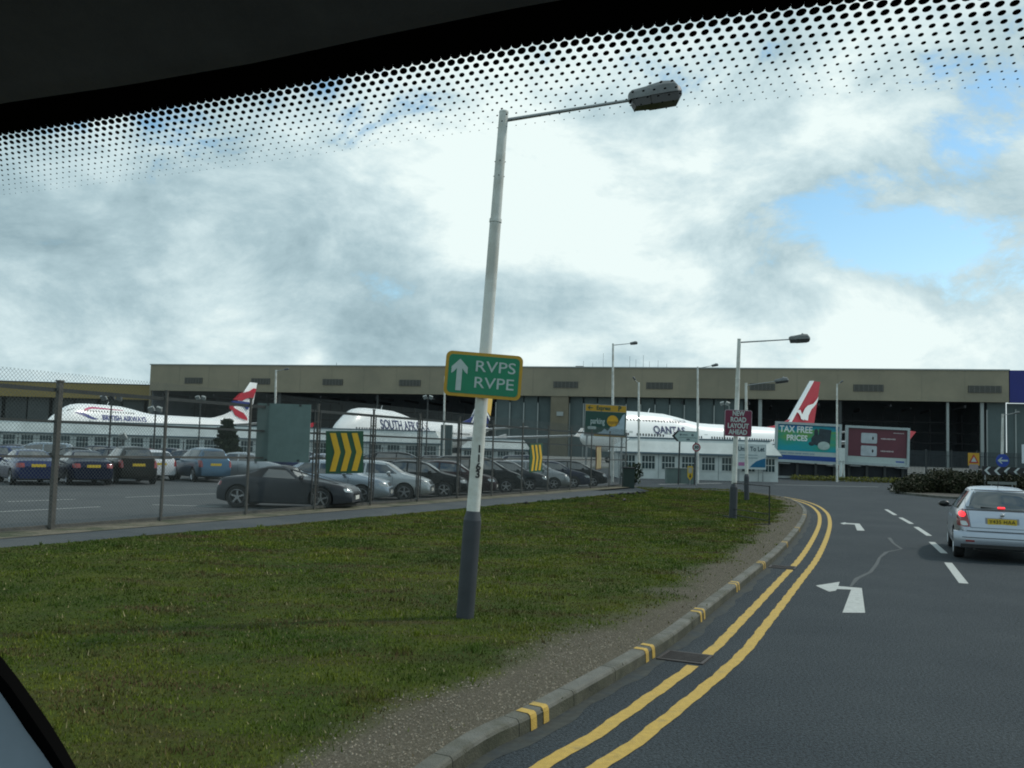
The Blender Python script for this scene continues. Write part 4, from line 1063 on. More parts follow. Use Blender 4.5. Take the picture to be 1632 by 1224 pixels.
# ------------------------------------------------------------------ white huts
def hut(name, x0, x1, y, wall_h, roof_h, depth, label, n, signs=None):
    o = empty(name, (x0, y, 0), 0, label, 'building'); W = x1 - x0
    b = MB(); b.box((W / 2, depth / 2, wall_h / 2), (W, depth, wall_h)); b.build('wall', white_wall, o)
    b = MB(); e = .25
    b.grid([[(-e, -e, wall_h), (W + e, -e, wall_h)], [(e * 2 + .5, .55, roof_h), (W - .5, .55, roof_h)], [(e * 2 + .5, depth - .5, roof_h + .1), (W - .5, depth - .5, roof_h + .1)], [(-e, depth + e, wall_h), (W + e, depth + e, wall_h)]])
    b.face([(-e, -e, wall_h), (.95, .55, roof_h), (.95, depth - .5, roof_h + .1), (-e, depth + e, wall_h)]); b.face([(W + e, -e, wall_h), (W - .5, .55, roof_h), (W - .5, depth - .5, roof_h + .1), (W + e, depth + e, wall_h)])
    b.face([(-e, -e, wall_h - .002), (W + e, -e, wall_h - .002), (W + e, depth + e, wall_h - .002), (-e, depth + e, wall_h - .002)])
    b.build('roof', white_wall, o)
    b = MB(); b.box((W / 2, -e - .03, wall_h - .03), (W + .5, .06, .12)); b.build('gutter', mat('blue grey gutter', (.12, .17, .2), .6), o)
    b = MB(); b.box((W / 2, .52, roof_h + .05), (W - 1.0, .06, .1)); b.build('ridge_trim', mat('blue grey gutter', (.12, .17, .2)), o)
    st_ = W / n
    for k in range(n):
        c = st_ * (k + .5); ww = min(1.35, st_ * .66)
        f = MB(); f.box((c, -.02, wall_h * .63), (ww + .1, .05, wall_h * .56)); fr_ = f.build('window', mat('window frame', (.5, .54, .52), .5), o)
        f = MB()
        for q in range(4):
            for r__ in range(2):
                f.box((c - ww / 2 + ww * (q + .5) / 4, -.048, wall_h * (.50 + .26 * r__)), (ww / 4 - .05, .012, wall_h * .23))
        f.build('pane', mat('window glass', (.03, .055, .06), .1, 0, .3, 1), fr_)
    b = MB()
    for k in range(n): b.box((st_ * k + .02, -.012, wall_h / 2), (.04, .024, wall_h - .1))
    b.build('wall_batten', mat('batten grey', (.22, .26, .26), .6), o)
    return o
hr = hut('white_hut', at(985, 760, 74).x, at(1240, 760, 74).x, 74, 2.05, 3.15, 6, 'long single storey white hut behind the new road layout sign', 8)
hl = hut('white_hut', at(-60, 720, 104).x, at(700, 720, 104).x, 104, 2.4, 3.7, 8, 'very long low white hut behind the parked cars under the airliners', 26)
hm = hut('white_hut', at(735, 720, 96).x, at(842, 720, 96).x, 96, 2.0, 3.0, 6, 'short white hut behind the lamp post beyond the parked cars', 4)
# to let banner
c0 = at(1175, 728, 73.0); k_ = 73.0 / FPX
o = empty('letting_banner', (at(1197, 728, 73.2).x, 73.2, 0), 0, 'white letting banner with blue swoosh on the hut wall', 'sign')
zc = at(1204, 728, 73.2).z; w, h = 48 * k_, 40 * k_
b = MB(); b.box((0, 0, zc), (w, .04, h)); b.build('panel', mat('banner white', (.52, .58, .57), .5), o)
text('lettering', 'Unit  To Let', .5, mat('letters teal', (.02, .06, .08), .5), o, .0, -.03, zc + h * .3, w * .88, .012)
b = MB(); b.prism([(-.1, zc - h * .42), (.9, zc - h * .42), (w / 2 - .05, zc - h * .42), (w / 2 - .05, zc - .1), (.9, zc - .15), (.4, zc - .35), (.1, zc - .6)], -.032, -.022); b.build('blue_swoosh', mat('swoosh blue', (.0, .12, .24), .5), o)
b = MB(); b.box((-w * .32, -.027, zc - h * .3), (w * .2, .012, h * .14)); b.build('pink_patch', mat('patch pink', (.4, .15, .3), .5), o)
b = MB(); 
for q in range(2): b.box((-.2, -.027, zc + .12 - q * .22), (w * .6, .012, .05))
b.build('small_print', mat('print grey', (.2, .28, .3), .5), o)
b = MB(); b.box((-w * .4, .04, zc / 2), (.08, .06, zc)); b.box((w * .4, .04, zc / 2), (.08, .06, zc)); b.build('post', galv, o)

# ------------------------------------------------------------------ lamps
def lantern(mb_parent, tip, dirv, sc):
    # tip: end of arm (local); dirv: unit vector along arm
    d = Vector(dirv).normalized(); t = Vector((0, 1, 0)); u = d.cross(t); u = -u if u.z < 0 else u
    Mx = Matrix((d, t, u)).transposed()
    def tr(p): q = Mx @ (Vector(p) * sc) + Vector(tip); return tuple(q)
    prof = [(0, .07, -.06, .075), (.04, .11, -.10, .10), (.22, .125, -.115, .115), (.24, .14, -.12, .12), (.42, .15, -.12, .145), (.56, .145, -.12, .13), (.62, .12, -.115, .05), (.635, .10, -.11, -.03)]
    b = MB(); rows = []
    for (x, w, zb, zt) in prof:
        rows.append([tr(p) for p in ((x, -w, zb * .2), (x, -w * .95, zt * .6), (x, -w * .6, zt), (x, w * .6, zt), (x, w * .95, zt * .6), (x, w, zb * .2))])
    b.grid(rows); b.f.append(tuple(range(6))); b.m.append(0); b.f.append(tuple(reversed(range(len(b.v) - 6, len(b.v))))); b.m.append(0)
    lo = b.build('lantern', mat('lantern shell', (.16, .17, .17), .55, 0, .3, 6), mb_parent, smooth=35)
    b = MB(); rows = []
    for (x, w, zb) in ((.02, .07, -.05), (.05, .10, -.115), (.235, .115, -.12), (.25, .135, -.125), (.58, .13, -.125), (.63, .10, -.06)):
        rows.append([tr(p) for p in ((x, -w, -.015), (x, -w * .9, zb), (x, w * .9, zb), (x, w, -.015))])
    b.grid(rows); b.f.append((0, 1, 2, 3)); b.m.append(0); b.f.append(tuple(range(len(b.v) - 4, len(b.v)))); b.m.append(0)
    b.build('lamp_bowl', mat('dark lamp bowl', (.035, .035, .035), .3, 0, .2, 6), lo, smooth=30)
    b = MB(); b.ball(tr((.43, 0, .15)), (.035 * sc, .035 * sc, .03 * sc)); b.build('photocell', galv, lo, smooth=50)
def lamp(base_px, top_px, d, arm_px, label, basez=0, r0=.08, base_h=1.3, rb=.1, sc=1.0, group='street lamps', polemat=None, basemat=None, hidden_base=False):
    pm_ = polemat or white_paint
    B = gp(*base_px, basez) if not hidden_base else None
    if d is None: d = B.y
    if B is None: B = at(base_px[0], base_px[1], d); B.z = basez
    T = at(*top_px, d); o = empty('street_lamp', B, 0, label, 'street lamp', group); t = T - B
    ax = t.normalized()
    if base_h > 0:
        b = MB(); b.cyl(-ax * .1, ax * base_h, rb, rb, 20); b.cyl(ax * base_h, ax * (base_h + .1), rb, r0, 20, caps=False); b.build('base_section', basemat or grey_paint, o, smooth=40)
    b = MB(); b.cyl(ax * base_h, t * .78, r0, r0 * .86, 18); b.cyl(t * .78, t, r0 * .80, r0 * .70, 18)
    b.cyl(t * .78 - ax * .02, t * .78 + ax * .02, r0 * .95, r0 * .92, 18); b.cyl(t, t + ax * .02, r0 * .74, r0 * .7, 18); b.build('pole', pm_, o, smooth=40)
    if arm_px:
        A = at(*arm_px, d) - B; a0 = t - ax * .09
        b = MB(); b.cyl(a0, A, r0 * .3, r0 * .24, 10); b.build('arm', galv if not polemat else pm_, o, smooth=40)
        lantern(o, A, A - a0, sc)
    return o, t, ax, d
main, t_, ax_, dm = lamp((741, 984), (803, 180), None, (1003, 160), 'tall leaning white lamp post in the grass carrying the green sign', VH, r0=.075, base_h=1.06, rb=.098, sc=.93)
b = MB()
for q in (.66, .72): 
    for a in range(4): c_ = t_ * (.87 if q > .7 else .9); b.ball(c_ + Vector((math.cos(a * PI / 2) * .057, math.sin(a * PI / 2) * .057, 0)), (.008, .008, .008), 0, 6)
b.build('collar_bolt', darksteel, main)
# post number, one numeral below another
for k, chh in enumerate('1163'):
    py = [716, 731, 744, 756][k] + 0; c_ = at(764.5 - k * .9, py, dm) - main.location
    tt = text('post_number', chh, .115, black, main, c_.x, c_.y - .078, c_.z, bold=.003, thick=.001)
# green sign on the main lamp
def signroot(name, pxc, pyc, d, yaw, label, cat='sign', tilt=0, group=None):
    c = at(pxc, pyc, d); o = empty(name, c, yaw, label, cat, group); o.rotation_euler.y = tilt; return o
k_ = dm / FPX
gs_ = signroot('direction_sign', 770.5, 598.5, dm - .12, R(3), 'green direction sign with amber border and up arrow on the lamp post', tilt=R(1.8 + 1.0))
w, h = 122 * k_, 71 * k_
b = MB(); b.prism(rrect(w, h, .065, 6), .0, .012); b.build('border', syellow, gs_)
b = MB(); b.prism(rrect(w - .07, h - .07, .045, 6), -.004, .004); b.build('panel', sgreen, gs_)
text('lettering', 'RVPS', .172, swhite, gs_, .125, -.006, .092, .44, .0008); text('lettering', 'RVPE', .172, swhite, gs_, .12, -.006, -.088, .435, .0008)
b = MB(); aw = .118
b.prism([(-.297, -.185), (-.237, -.185), (-.237, .06), (-.205, .02), (-.178, .0), (-.178, .075), (-.267, .165), (-.356, .075), (-.356, .0), (-.329, .02), (-.297, .06)], -.0075, -.0045); ao = b.build('arrow', swhite, gs_)
b = MB(); b.box((0, .03, .15), (w * .9, .03, .035)); b.box((0, .03, -.15), (w * .9, .03, .035)); b.build('bracket', galv, gs_)
# second lamp with the maroon sign
l2, t2, ax2, d2 = lamp((1168, 826), (1178, 541), None, (1258, 541), 'second white lamp post with grey base carrying the maroon sign', VH, r0=.075, base_h=.92, rb=.115, sc=.95)
k_ = d2 / FPX
ms = signroot('road_layout_sign', 1176.5, 674.5, d2 - .12, R(-2), 'maroon sign reading new road layout ahead on the second lamp post', tilt=R(1.2))
w, h = 43 * k_, 42 * k_
b = MB(); b.prism(rrect(w, h, .05, 5), 0, .012); b.build('border', mat('pale border', (.35, .3, .33), .5), ms)
b = MB(); b.prism(rrect(w - .035, h - .035, .04, 5), -.004, .004); b.build('panel', maroon, ms)
for q, s in enumerate(('NEW', 'ROAD', 'LAYOUT', 'AHEAD')):
    text('lettering', s, .20, swhite, ms, 0, -.008, h * .36 - q * .185, [.36, .46, .62, .55][q], .007)
b = MB(); b.box((0, .03, .2), (w * .8, .03, .04)); b.box((0, .03, -.2), (w * .8, .03, .04)); b.build('bracket', galv, ms)
# empty sign frame on the grass
f0, f1 = gp(1167, 826, VH), gp(1226, 836, VH); fz = at(1228, 775, f1.y).z - VH; fz0 = at(1169, 770, f0.y).z - VH
o = empty('empty_sign_frame', (f0.x, f0.y, VH), math.atan2(f1.y - f0.y, f1.x - f0.x), 'thin black empty sign frame standing at the second lamp base', 'sign frame')
Lf = math.hypot(f1.x - f0.x, f1.y - f0.y); b = MB()
fzm = (fz + fz0) / 2
b.box((0, 0, fzm / 2 + .0), (.025, .025, fzm)); b.box((Lf, 0, fzm / 2), (.025, .025, fzm)); b.box((Lf / 2, 0, fzm), (Lf + .025, .025, .025)); b.box((Lf / 2, 0, .28), (Lf, .02, .02)); b.box((Lf / 2, 0, .10), (Lf, .02, .02))
b.build('frame', black, o)
b = MB(); b.box((0, -.25, .012), (.03, .6, .02)); b.box((-.3, .0, .03), (.6, .03, .03)); b.box((Lf, -.2, .012), (.03, .5, .02)); b.build('foot', black, o)
# further lamps
l3 = lamp((1190, 797), (1189, 611), None, (1235, 608), 'smaller lamp on the grass just right of the maroon sign', VH, r0=.07, base_h=1.0, rb=.105, sc=.9)
lamp((976, 765), (977, 548), 62, (1004, 547.5), 'tall thin lamp rising behind the yellow parking sign', 0, r0=.09, base_h=0, sc=.8, hidden_base=True)
lamp((1018, 772), (1018, 610), 62, (1013, 606), 'slim lamp with short arm right of the yellow parking sign', 0, r0=.08, base_h=0, sc=.45, hidden_base=True)
lamp((1112, 768), (1112, 585), 66, (1134, 583), 'thin lamp rising behind the white direction sign', 0, r0=.085, base_h=0, sc=.75, hidden_base=True)
lamp((1334, 768), (1334, 612), 80, (1339, 610), 'slim lamp standing in the gap between the two billboards', 0, r0=.09, base_h=0, sc=.5, hidden_base=True)
lamp((436, 760), (440, 590), 90, (453, 589), 'white lamp rising above the grey sign back on the fence', 0, r0=.12, base_h=0, sc=.7, hidden_base=True)
lamp((706, 760), (709, 600), 80, None, 'thin white pole without lantern left of the green sign', 0, r0=.09, base_h=0, hidden_base=True)
lamp((1596, 758), (1598, 660), 70, (1617, 658.5), 'white lamp over the roundabout behind the blue arrow sign', 0, r0=.1, base_h=0, sc=.6, hidden_base=True)
# floodlight masts
def flood(px, py, d, n, label, base=0):
    T = at(px, py, d); o = empty('floodlight_mast', (T.x, T.y, base), 0, label, 'floodlight', 'floodlights over the car park'); h = T.z - base
    b = MB(); b.cyl((0, 0, 0), (0, 0, h), .07, .05, 8); b.build('mast', darksteel, o)
    b = MB(); b.box((0, 0, h), (n * .42, .05, .05)); b.build('crossbar', darksteel, o)
    for k in range(n):
        x = (k - (n - 1) / 2) * .5
        b = MB(); b.box((x, -.05, h + .15), (.34, .16, .34), rot=Matrix.Rotation(R(18 * (1 if x > 0 else -1)), 3, 'Y') @ Matrix.Rotation(R(35), 3, 'X')); b.build('floodlight', [galv, darksteel][k % 2] if n == 3 else palestrip, o)
flood(178, 638, 60, 3, 'dark triple floodlight in front of the leftmost airliner nose'); flood(248, 656, 60, 2, 'pair of dark floodlights left of the hangar corner fence post'); flood(320, 637, 80, 2, 'pair of white floodlights left of the union flag tail')
flood(682, 636, 85, 2, 'pair of white floodlights left of the green sign'); flood(1155, 646, 85, 2, 'pair of white floodlights left of the maroon sign')
flood(196, 700, 50, 1, 'single small floodlight low in the car park'); 

# ------------------------------------------------------------------ signs and furniture near the junction
d = 57.0; k_ = d / FPX
ps = signroot('parking_sign', 965, 670.5, d, R(5), 'yellow and green parking hoarding with orange sun at the fence end', tilt=R(1.2)); w, h = 67 * k_, 51 * k_
b = MB(); b.box((0, .03, 0), (w, .06, h)); b.build('frame', galv, ps)
b = MB(); b.box((0, -.006, h * .385), (w - .06, .012, h * .2)); b.build('yellow_header', syellow, ps); b = MB(); b.box((0.3, -.006, -h * .46), (w * .76, .012, h * .05)); b.build('yellow_footer', syellow, ps)
b = MB(); b.box((0, -.006, -h * .075), (w - .06, .012, h * .70)); b.build('green_field', mat('hoarding green', (.01, .06, .045), .5), ps)
b = MB(); b.cyl((w * .17, -.018, 0), (w * .17, -.012, 0), w * .135, n=24); b.build('sun_disc', mat('sun orange', (.6, .32, .01), .5), ps)
b = MB(); b.prism([(-w * .22, -h * .41), (w * .46, -h * .41), (w * .46, h * .24), (w * .41, h * .2), (w * .34, h * .02), (w * .27, -h * .15), (w * .12, -h * .2), (w * .06, -h * .32), (-w * .02, -h * .25), (-w * .08, -h * .34)], -.027, -.02); b.build('cloud_shape', mat('cloud blue white', (.35, .45, .5), .5), ps)
b = MB(); b.prism(rrect(w * .21, h * .09, .08, 4, -w * .32, -h * .24), -.02, -.013); b.build('white_badge', swhite, ps)
text('lettering', 'parking', .5, swhite, ps, -w * .19, -.02, -h * .03, w * .34, .008); text('lettering', 'express', .36, mat('letters olive', (.2, .13, .02), .5), ps, w * .2, -.03, -h * .04, w * .28, .0)
text('lettering', 'Express', .34, mat('letters green', (.01, .06, .04), .5), ps, -w * .06, -.016, h * .385, w * .34, .012)
text('parking_letter', 'P', .40, mat('letters green', (.01, .06, .04)), ps, w * .33, -.016, h * .39, None, .015)
b = MB(); b.prism([(-w * .44, h * .385), (-w * .39, h * .45), (-w * .37, h * .45), (-w * .40, h * .40), (-w * .32, h * .40), (-w * .32, h * .37), (-w * .40, h * .37), (-w * .37, h * .32), (-w * .39, h * .32)], -.02, -.013); b.build('arrow', mat('letters green', (.01, .06, .04)), ps)
b = MB(); zc = ps.location.z
for sx in (-.42, .42): b.cyl((w * sx, .12, -zc), (w * sx, .12, h * .4), .06, n=8)
b.build('post', galv, ps)
# white left pointing direction sign
d = 62.0; k_ = d / FPX
ds = signroot('finger_sign', 1094, 695.5, d, 0, 'white left pointing direction sign on two grey posts', tilt=R(1)); w, h = 36 * k_, 17 * k_
b = MB(); b.prism([(-w / 2 - .2, 0), (-w / 2 + .12, h / 2), (w / 2, h / 2), (w / 2, -h / 2), (-w / 2 + .12, -h / 2)], 0, .04); b.build('panel', mat('pale sign face', (.36, .46, .44), .5), ds)
b = MB(); b.prism([(-w / 2 - .22, 0), (-w / 2 + .12, h / 2), (-w / 2 + .26, h / 2), (-w / 2 - .04, 0), (-w / 2 + .26, -h / 2), (-w / 2 + .12, -h / 2)], -.008, -.002); b.box((.1, -.005, -.08), (w * .8, .006, .02)); b.box((0, -.005, h / 2 - .02), (w * .75, .006, .03)); b.build('black_chevron', black, ds)
b = MB(); b.box((-.1, -.005, .1), (.35, .006, .05)); b.box((.12, -.005, -.2), (.22, .006, .1)); b.ball((.4, -.0, .1), (.09, .01, .09), 0, 10); b.ball((-.38, -.0, .1), (.07, .01, .07), 0, 10); b.build('faint_legend', mat('legend grey', (.1, .14, .15), .5), ds)
zc = ds.location.z
for sx in (-.28, .43):
    b = MB(); b.cyl((w * sx, .08, -zc), (w * sx, .08, h / 2), .055, n=8); b.build('post', darksteel, ds)
# speed limit roundel
d = 61.0; k_ = d / FPX
rs = signroot('speed_limit_sign', 1110, 713, d, 0, 'round speed limit sign reading 30 beside the white direction sign')
b = MB(); b.cyl((0, 0, 0), (0, .02, 0), 6.6 * k_, n=28); b.build('red_ring', mat('ring red', (.3, .04, .05), .5), rs)
b = MB(); b.cyl((0, -.006, 0), (0, .001, 0), 4.6 * k_, n=28); b.build('panel', swhite, rs); text('numerals', '30', .26, black, rs, 0, -.01, 0, .28, .012)
b = MB(); b.cyl((.02, .05, -rs.location.z), (.02, .05, .2), .04, n=8); b.build('post', galv, rs)
# grey utility cabinet
p = gp(1085, 772); d = 63.5; k_ = d / FPX
o = empty('utility_cabinet', (at(1085, 760, d).x, d, 0), 0, 'low grey green wall box below the white direction sign', 'cabinet')
w = 44 * k_; b = MB(); b.box((0, .4, .5), (w, .8, 1.0)); b.build('body', mat('cabinet grey green', (.12, .165, .155), .8, 0, .2, 2), o); b = MB(); b.box((0, .4, 1.03), (w + .1, .9, .06)); b.build('lid', mat('cabinet lid', (.2, .23, .22), .7), o)
b = MB(); b.box((-w * .02, -.01, .5), (.02, .02, .9)); b.box((w * .3, -.012, .5), (.02, .02, .9)); b.build('door_seam', darksteel, o)
# yellow sign with down arrow
o = signroot('small_yellow_sign', 1100, 754, 62.3, 0, 'small yellow pointed sign fixed in front of the grey cabinet'); k_ = 62.3 / FPX
b = MB(); b.prism([(-4.3 * k_, 11 * k_), (-4.3 * k_, -6 * k_), (0, -11.5 * k_), (4.3 * k_, -6 * k_), (4.3 * k_, 11 * k_)][::-1], 0, .02); b.build('panel', mat('bright amber', (.62, .40, .02), .5), o)
b = MB(); b.box((0, -.004, 4.5 * k_), (6 * k_, .006, 9 * k_)); b.build('legend', mat('legend pale', (.4, .38, .3), .5), o)
b = MB(); b.prism([(-2.0 * k_, -4 * k_), (-.6 * k_, -4 * k_), (-.6 * k_, -1 * k_), (.6 * k_, -1 * k_), (.6 * k_, -4 * k_), (2.0 * k_, -4 * k_), (0, -8 * k_)][::-1], -.007, -.002); b.build('arrow', black, o)
b = MB(); b.cyl((0, .04, -o.location.z), (0, .04, 0), .03, n=8); b.build('post', galv, o)
# dark bin at the fence end with a bush
p = gp(1001, 778); o = empty('litter_bin', (p.x, p.y, 0), 0, 'dark green bin box at the end of the long fence', 'bin')
b = MB(); b.box((0, 0, .55), (.62, .6, 1.1)); b.build('body', mat('bin green', (.012, .03, .024), .6), o); b = MB(); b.box((0, 0, 1.13), (.7, .68, .07)); b.build('lid', black, o)

# ------------------------------------------------------------------ foliage
def leaves(name, clumps, m, parent=None, per=260, size=.07, seed=1):
    r = np.random.default_rng(seed); Vs = []
    for (cx, cy, cz, rx, ry, rz) in clumps:
        n_ = int(per * rx * ry * rz / .05 + 30) if per > 1 else 50
        n_ = min(n_, 6000)
        d_ = r.normal(size=(n_, 3)); d_ /= np.linalg.norm(d_, axis=1)[:, None]; rad = (.55 + .5 * r.random(n_) ** .5)[:, None]
        c_ = np.array([cx, cy, cz]) + d_ * rad * np.array([rx, ry, rz]) * (1 + .2 * np.sin(d_[:, :1] * 7 + d_[:, 2:] * 5))
        a_ = r.normal(size=(n_, 3)); a_ /= np.linalg.norm(a_, axis=1)[:, None]; b_ = np.cross(a_, r.normal(size=(n_, 3))); b_ /= np.linalg.norm(b_, axis=1)[:, None]
        s_ = (size * (.5 + r.random(n_)))[:, None]
        Vs.append(np.stack([c_ - a_ * s_, c_ + b_ * s_ * .45, c_ + a_ * s_, c_ - b_ * s_ * .45], 1))
    o = trimesh(name, np.concatenate(Vs), m, 4)
    if parent: o.parent = parent
    return o
def leafmat(name, c1, c2):
    m = mat(name, c1, .7, 0, 0, spec=.2); nd_, ln_ = m.node_tree.nodes, m.node_tree.links
    g = N(nd_, 'ShaderNodeNewGeometry'); r = N(nd_, 'ShaderNodeMix', data_type='RGBA'); r.inputs['A'].default_value = (*c1, 1); r.inputs['B'].default_value = (*c2, 1)
    ln_.new(g.outputs['Random Per Island'], r.inputs['Factor']); ln_.new(r.outputs['Result'], nd_['Principled BSDF'].inputs['Base Color']); return m
dark_leaf = leafmat('dark hedge leaf', (.010, .016, .007), (.032, .034, .014)); fir = leafmat('fir needles', (.010, .022, .012), (.03, .045, .02)); lime = leafmat('yellow green leaf', (.10, .12, .02), (.20, .19, .04))
# roundabout island
ic = Vector((37.5, 63, 0))
rk = MB(); rows = []
pts = [gp(*q) for q in [(1418, 784), (1440, 788), (1500, 794), (1560, 797), (1640, 800)]]
isl = [(p.x, p.y) for p in pts] + [(60, 50), (70, 62), (60, 80), (40, 80), (30, 72)]
n_ = len(isl); cI = np.mean(np.array(isl), axis=0)
isl_s = catmull(isl + [isl[0]], 8)
def sc_(p, k): return cI + (p - cI) * k
rk.grid([[(*p, -.01), (*p, .12), (*sc_(p, .99), .125), (*sc_(p, .985), .11)] for p in isl_s]); structure(rk.build('roundabout_kerb', concrete))
rg = MB(); rg.face([(*sc_(p, .986), .11) for p in isl_s[:-1]]); structure(rg.build('roundabout_ground', mat('bare soil', (.05, .045, .035), .95, 0, .3, 2)))
sh = empty('hedge', (at(1540, 780, 60).x, 60, 0), 0, 'low dark spreading hedge covering the roundabout behind the silver hatchback', 'hedge')
cl_ = []
for k in range(90):
    px = random.uniform(1436, 1700); dd_ = random.uniform(55.5, 66); p = at(px, 760, dd_)
    edge = min(1, (px - 1426) / 60); hgt = (.75 + .25 * random.random()) * edge
    cl_.append((p.x - sh.location.x, p.y - 60, .12 + hgt * .55, random.uniform(.7, 1.3), random.uniform(.6, 1.0), .35 + hgt * .42))
leaves('foliage', cl_, dark_leaf, sh, per=60, size=.085, seed=4)
b = MB()
for c in cl_[::3]: b.cyl((c[0], c[1], .1), (c[0] + .2, c[1], .9), .03, .015, 5)
b.build('stems', mat('bark', (.05, .035, .025), .9), sh)
# roundabout signs
d = 56.0; k_ = d / FPX
o = signroot('sharp_deviation_sign', 1620, 752, d, R(3), 'black board with white left chevrons on the roundabout', tilt=R(1)); w, h = 112 * k_, 13.5 * k_
b = MB(); b.box((0, .02, 0), (w, .04, h)); b.build('board', black, o)
for q in range(7):
    x = -w / 2 + .12 + q * w / 7.0; b = MB(); hh = h * .46; t1 = .14
    b.prism([(x, 0), (x + .26, hh), (x + .26 + t1, hh), (x + t1 + .02, 0), (x + .26 + t1, -hh), (x + .26, -hh)], -.008, -.002); b.build('chevron', mat('chevron white', (.5, .56, .56), .5), o)
b = MB()
for sx in (-.45, 0, .45): b.box((w * sx, .07, -.6), (.08, .06, 1.6))
b.build('post', galv, o)
o = signroot('keep_left_sign', 1598, 734, 57, 0, 'round blue sign with white left arrow above the chevron board'); k_ = 57 / FPX
b = MB(); b.cyl((0, 0, 0), (0, .02, 0), 10.5 * k_, n=30); b.build('panel', mat('mandatory blue', (.01, .05, .32), .5), o)
b = MB(); s = 8.2 * k_; b.prism([(-s, 0), (-s * .25, s * .62), (0, s * .62), (-s * .42, s * .16), (s, s * .16), (s, -s * .16), (-s * .42, -s * .16), (0, -s * .62), (-s * .25, -s * .62)][::-1], -.008, -.002); b.build('arrow', swhite, o)
b = MB(); b.cyl((0, .05, -o.location.z), (0, .05, .2), .05, n=8); b.build('post', galv, o)
o = signroot('roadworks_sign', 1552, 735, 62, 0, 'amber backed red triangle warning sign above the hedge'); k_ = 62 / FPX
b = MB(); b.box((0, .02, 3 * k_), (18 * k_, .03, 20 * k_)); b.build('backing', mat('amber backing', (.55, .3, .02), .5), o)
b = MB(); b.prism([(-8 * k_, -3 * k_), (8 * k_, -3 * k_), (0, 11 * k_)], -.006, .004); b.build('red_triangle', mat('triangle red', (.4, .03, .03), .5), o)
b = MB(); b.prism([(-4.6 * k_, -1 * k_), (4.6 * k_, -1 * k_), (0, 7.4 * k_)], -.012, -.008); b.build('white_triangle', swhite, o)
b = MB(); b.box((0, -.0, -9 * k_), (14 * k_, .03, 8 * k_)); b.build('lower_plate', mat('grey plate', (.28, .24, .25), .5), o)
b = MB(); b.box((-6 * k_, .06, -.6), (.06, .05, 2.2)); b.box((6 * k_, .06, -.6), (.06, .05, 2.2)); b.build('post', galv, o)
o = signroot('white_hoarding', 1652, 724, 85, 0, 'white hoarding cut off at the right edge of the photo'); k_ = 85 / FPX
b = MB(); b.box((0, .03, 0), (46 * k_, .06, 30 * k_)); b.build('panel', mat('hoarding white', (.6, .66, .7), .5), o)
b = MB(); b.box((-14 * k_, .1, -1.5), (.12, .1, 3)); b.box((14 * k_, .1, -1.5), (.12, .1, 3)); b.build('post', galv, o)
p = at(1597, 770, 54.5); o = empty('name_plate', (p.x, 54.5, 0), 0, 'long low pale street plate in front of the hedge', 'sign')
b = MB(); b.box((0, 0, p.z), (46 / FPX * 54.5, .03, .16)); b.build('panel', mat('plate grey', (.16, .18, .17), .6), o); b = MB(); b.box((-.6, .03, p.z / 2), (.05, .04, p.z)); b.box((.6, .03, p.z / 2), (.05, .04, p.z)); b.build('post', galv, o)

# billboards
def board(px0, px1, py0, py1, d, label, yaw):
    c = at((px0 + px1) / 2, (py0 + py1) / 2, d); o = empty('billboard', c, yaw, label, 'billboard', 'billboards beyond the junction'); o.rotation_euler.y = R(1.4)
    w, h = (px1 - px0) / FPX * d / math.cos(yaw), (py1 - py0) / FPX * d
    b = MB(); t = .22
    b.box((0, 0, h / 2 - t / 2), (w, .3, t)); b.box((0, 0, -h / 2 + t / 2), (w, .3, t)); b.box((-w / 2 + t / 2, 0, 0), (t, .3, h - 2 * t)); b.box((w / 2 - t / 2, 0, 0), (t, .3, h - 2 * t)); b.build('frame', mat('billboard frame', (.36, .42, .42), .5), o)
    b = MB(); b.box((0, .08, 0), (w - 2 * t, .1, h - 2 * t)); b.build('poster', swhite, o)
    b = MB(); zc = c.z
    for sx in (-.42, -.14, .14, .42): b.box((w * sx, .3, -zc / 2 - h * .0), (.22, .22, zc + h * .6))
    b.build('support_post', darksteel, o)
    b = MB(); b.box((0, .5, -(h / 2 + (zc - h / 2) / 2) - .05), (w, .08, zc - h / 2)); b.build('skirt_panel', mat('dark skirt', (.018, .022, .026), .8, 0, .3, 1), o)
    b = MB()
    for sx in (-.36, .36): b.box((w * sx, -.35, -h / 2 - .12), (w * .15, .8, .06))
    b.build('maintenance_step', galv, o)
    return o, w, h
D = 86.0
bb, w, h = board(1236, 1339, 674, 738, D, 'blue green tax free prices billboard', R(-4))
def bgmat(name, stops):
    m = mat(name, (0, 0, 0), .5, 0, 0); nd_, ln_ = m.node_tree.nodes, m.node_tree.links
    t = N(nd_, 'ShaderNodeTexCoord'); mp = N(nd_, 'ShaderNodeMapping'); ln_.new(t.outputs['Generated'], mp.inputs[0])
    w_ = N(nd_, 'ShaderNodeTexNoise'); w_.inputs['Scale'].default_value = 2.2; w_.inputs['Detail'].default_value = 1; ln_.new(mp.outputs[0], w_.inputs['Vector'])
    s = N(nd_, 'ShaderNodeSeparateXYZ'); ln_.new(t.outputs['Generated'], s.inputs[0])
    v = mth(nd_, ln_, 'ADD', mth(nd_, ln_, 'MULTIPLY', s.outputs[2], .75), mth(nd_, ln_, 'MULTIPLY_ADD', w_.outputs[0], .9, -.42))
    r = N(nd_, 'ShaderNodeValToRGB'); ln_.new(v, r.inputs[0]); e = r.color_ramp.elements; e[0].position, e[0].color = stops[0][0], (*stops[0][1], 1); e[1].position, e[1].color = stops[-1][0], (*stops[-1][1], 1)
    for p_, c_ in stops[1:-1]: q = e.new(p_); q.color = (*c_, 1)
    ln_.new(r.outputs[0], nd_['Principled BSDF'].inputs['Base Color']); return m
iw, ih = w - .44, h - .44
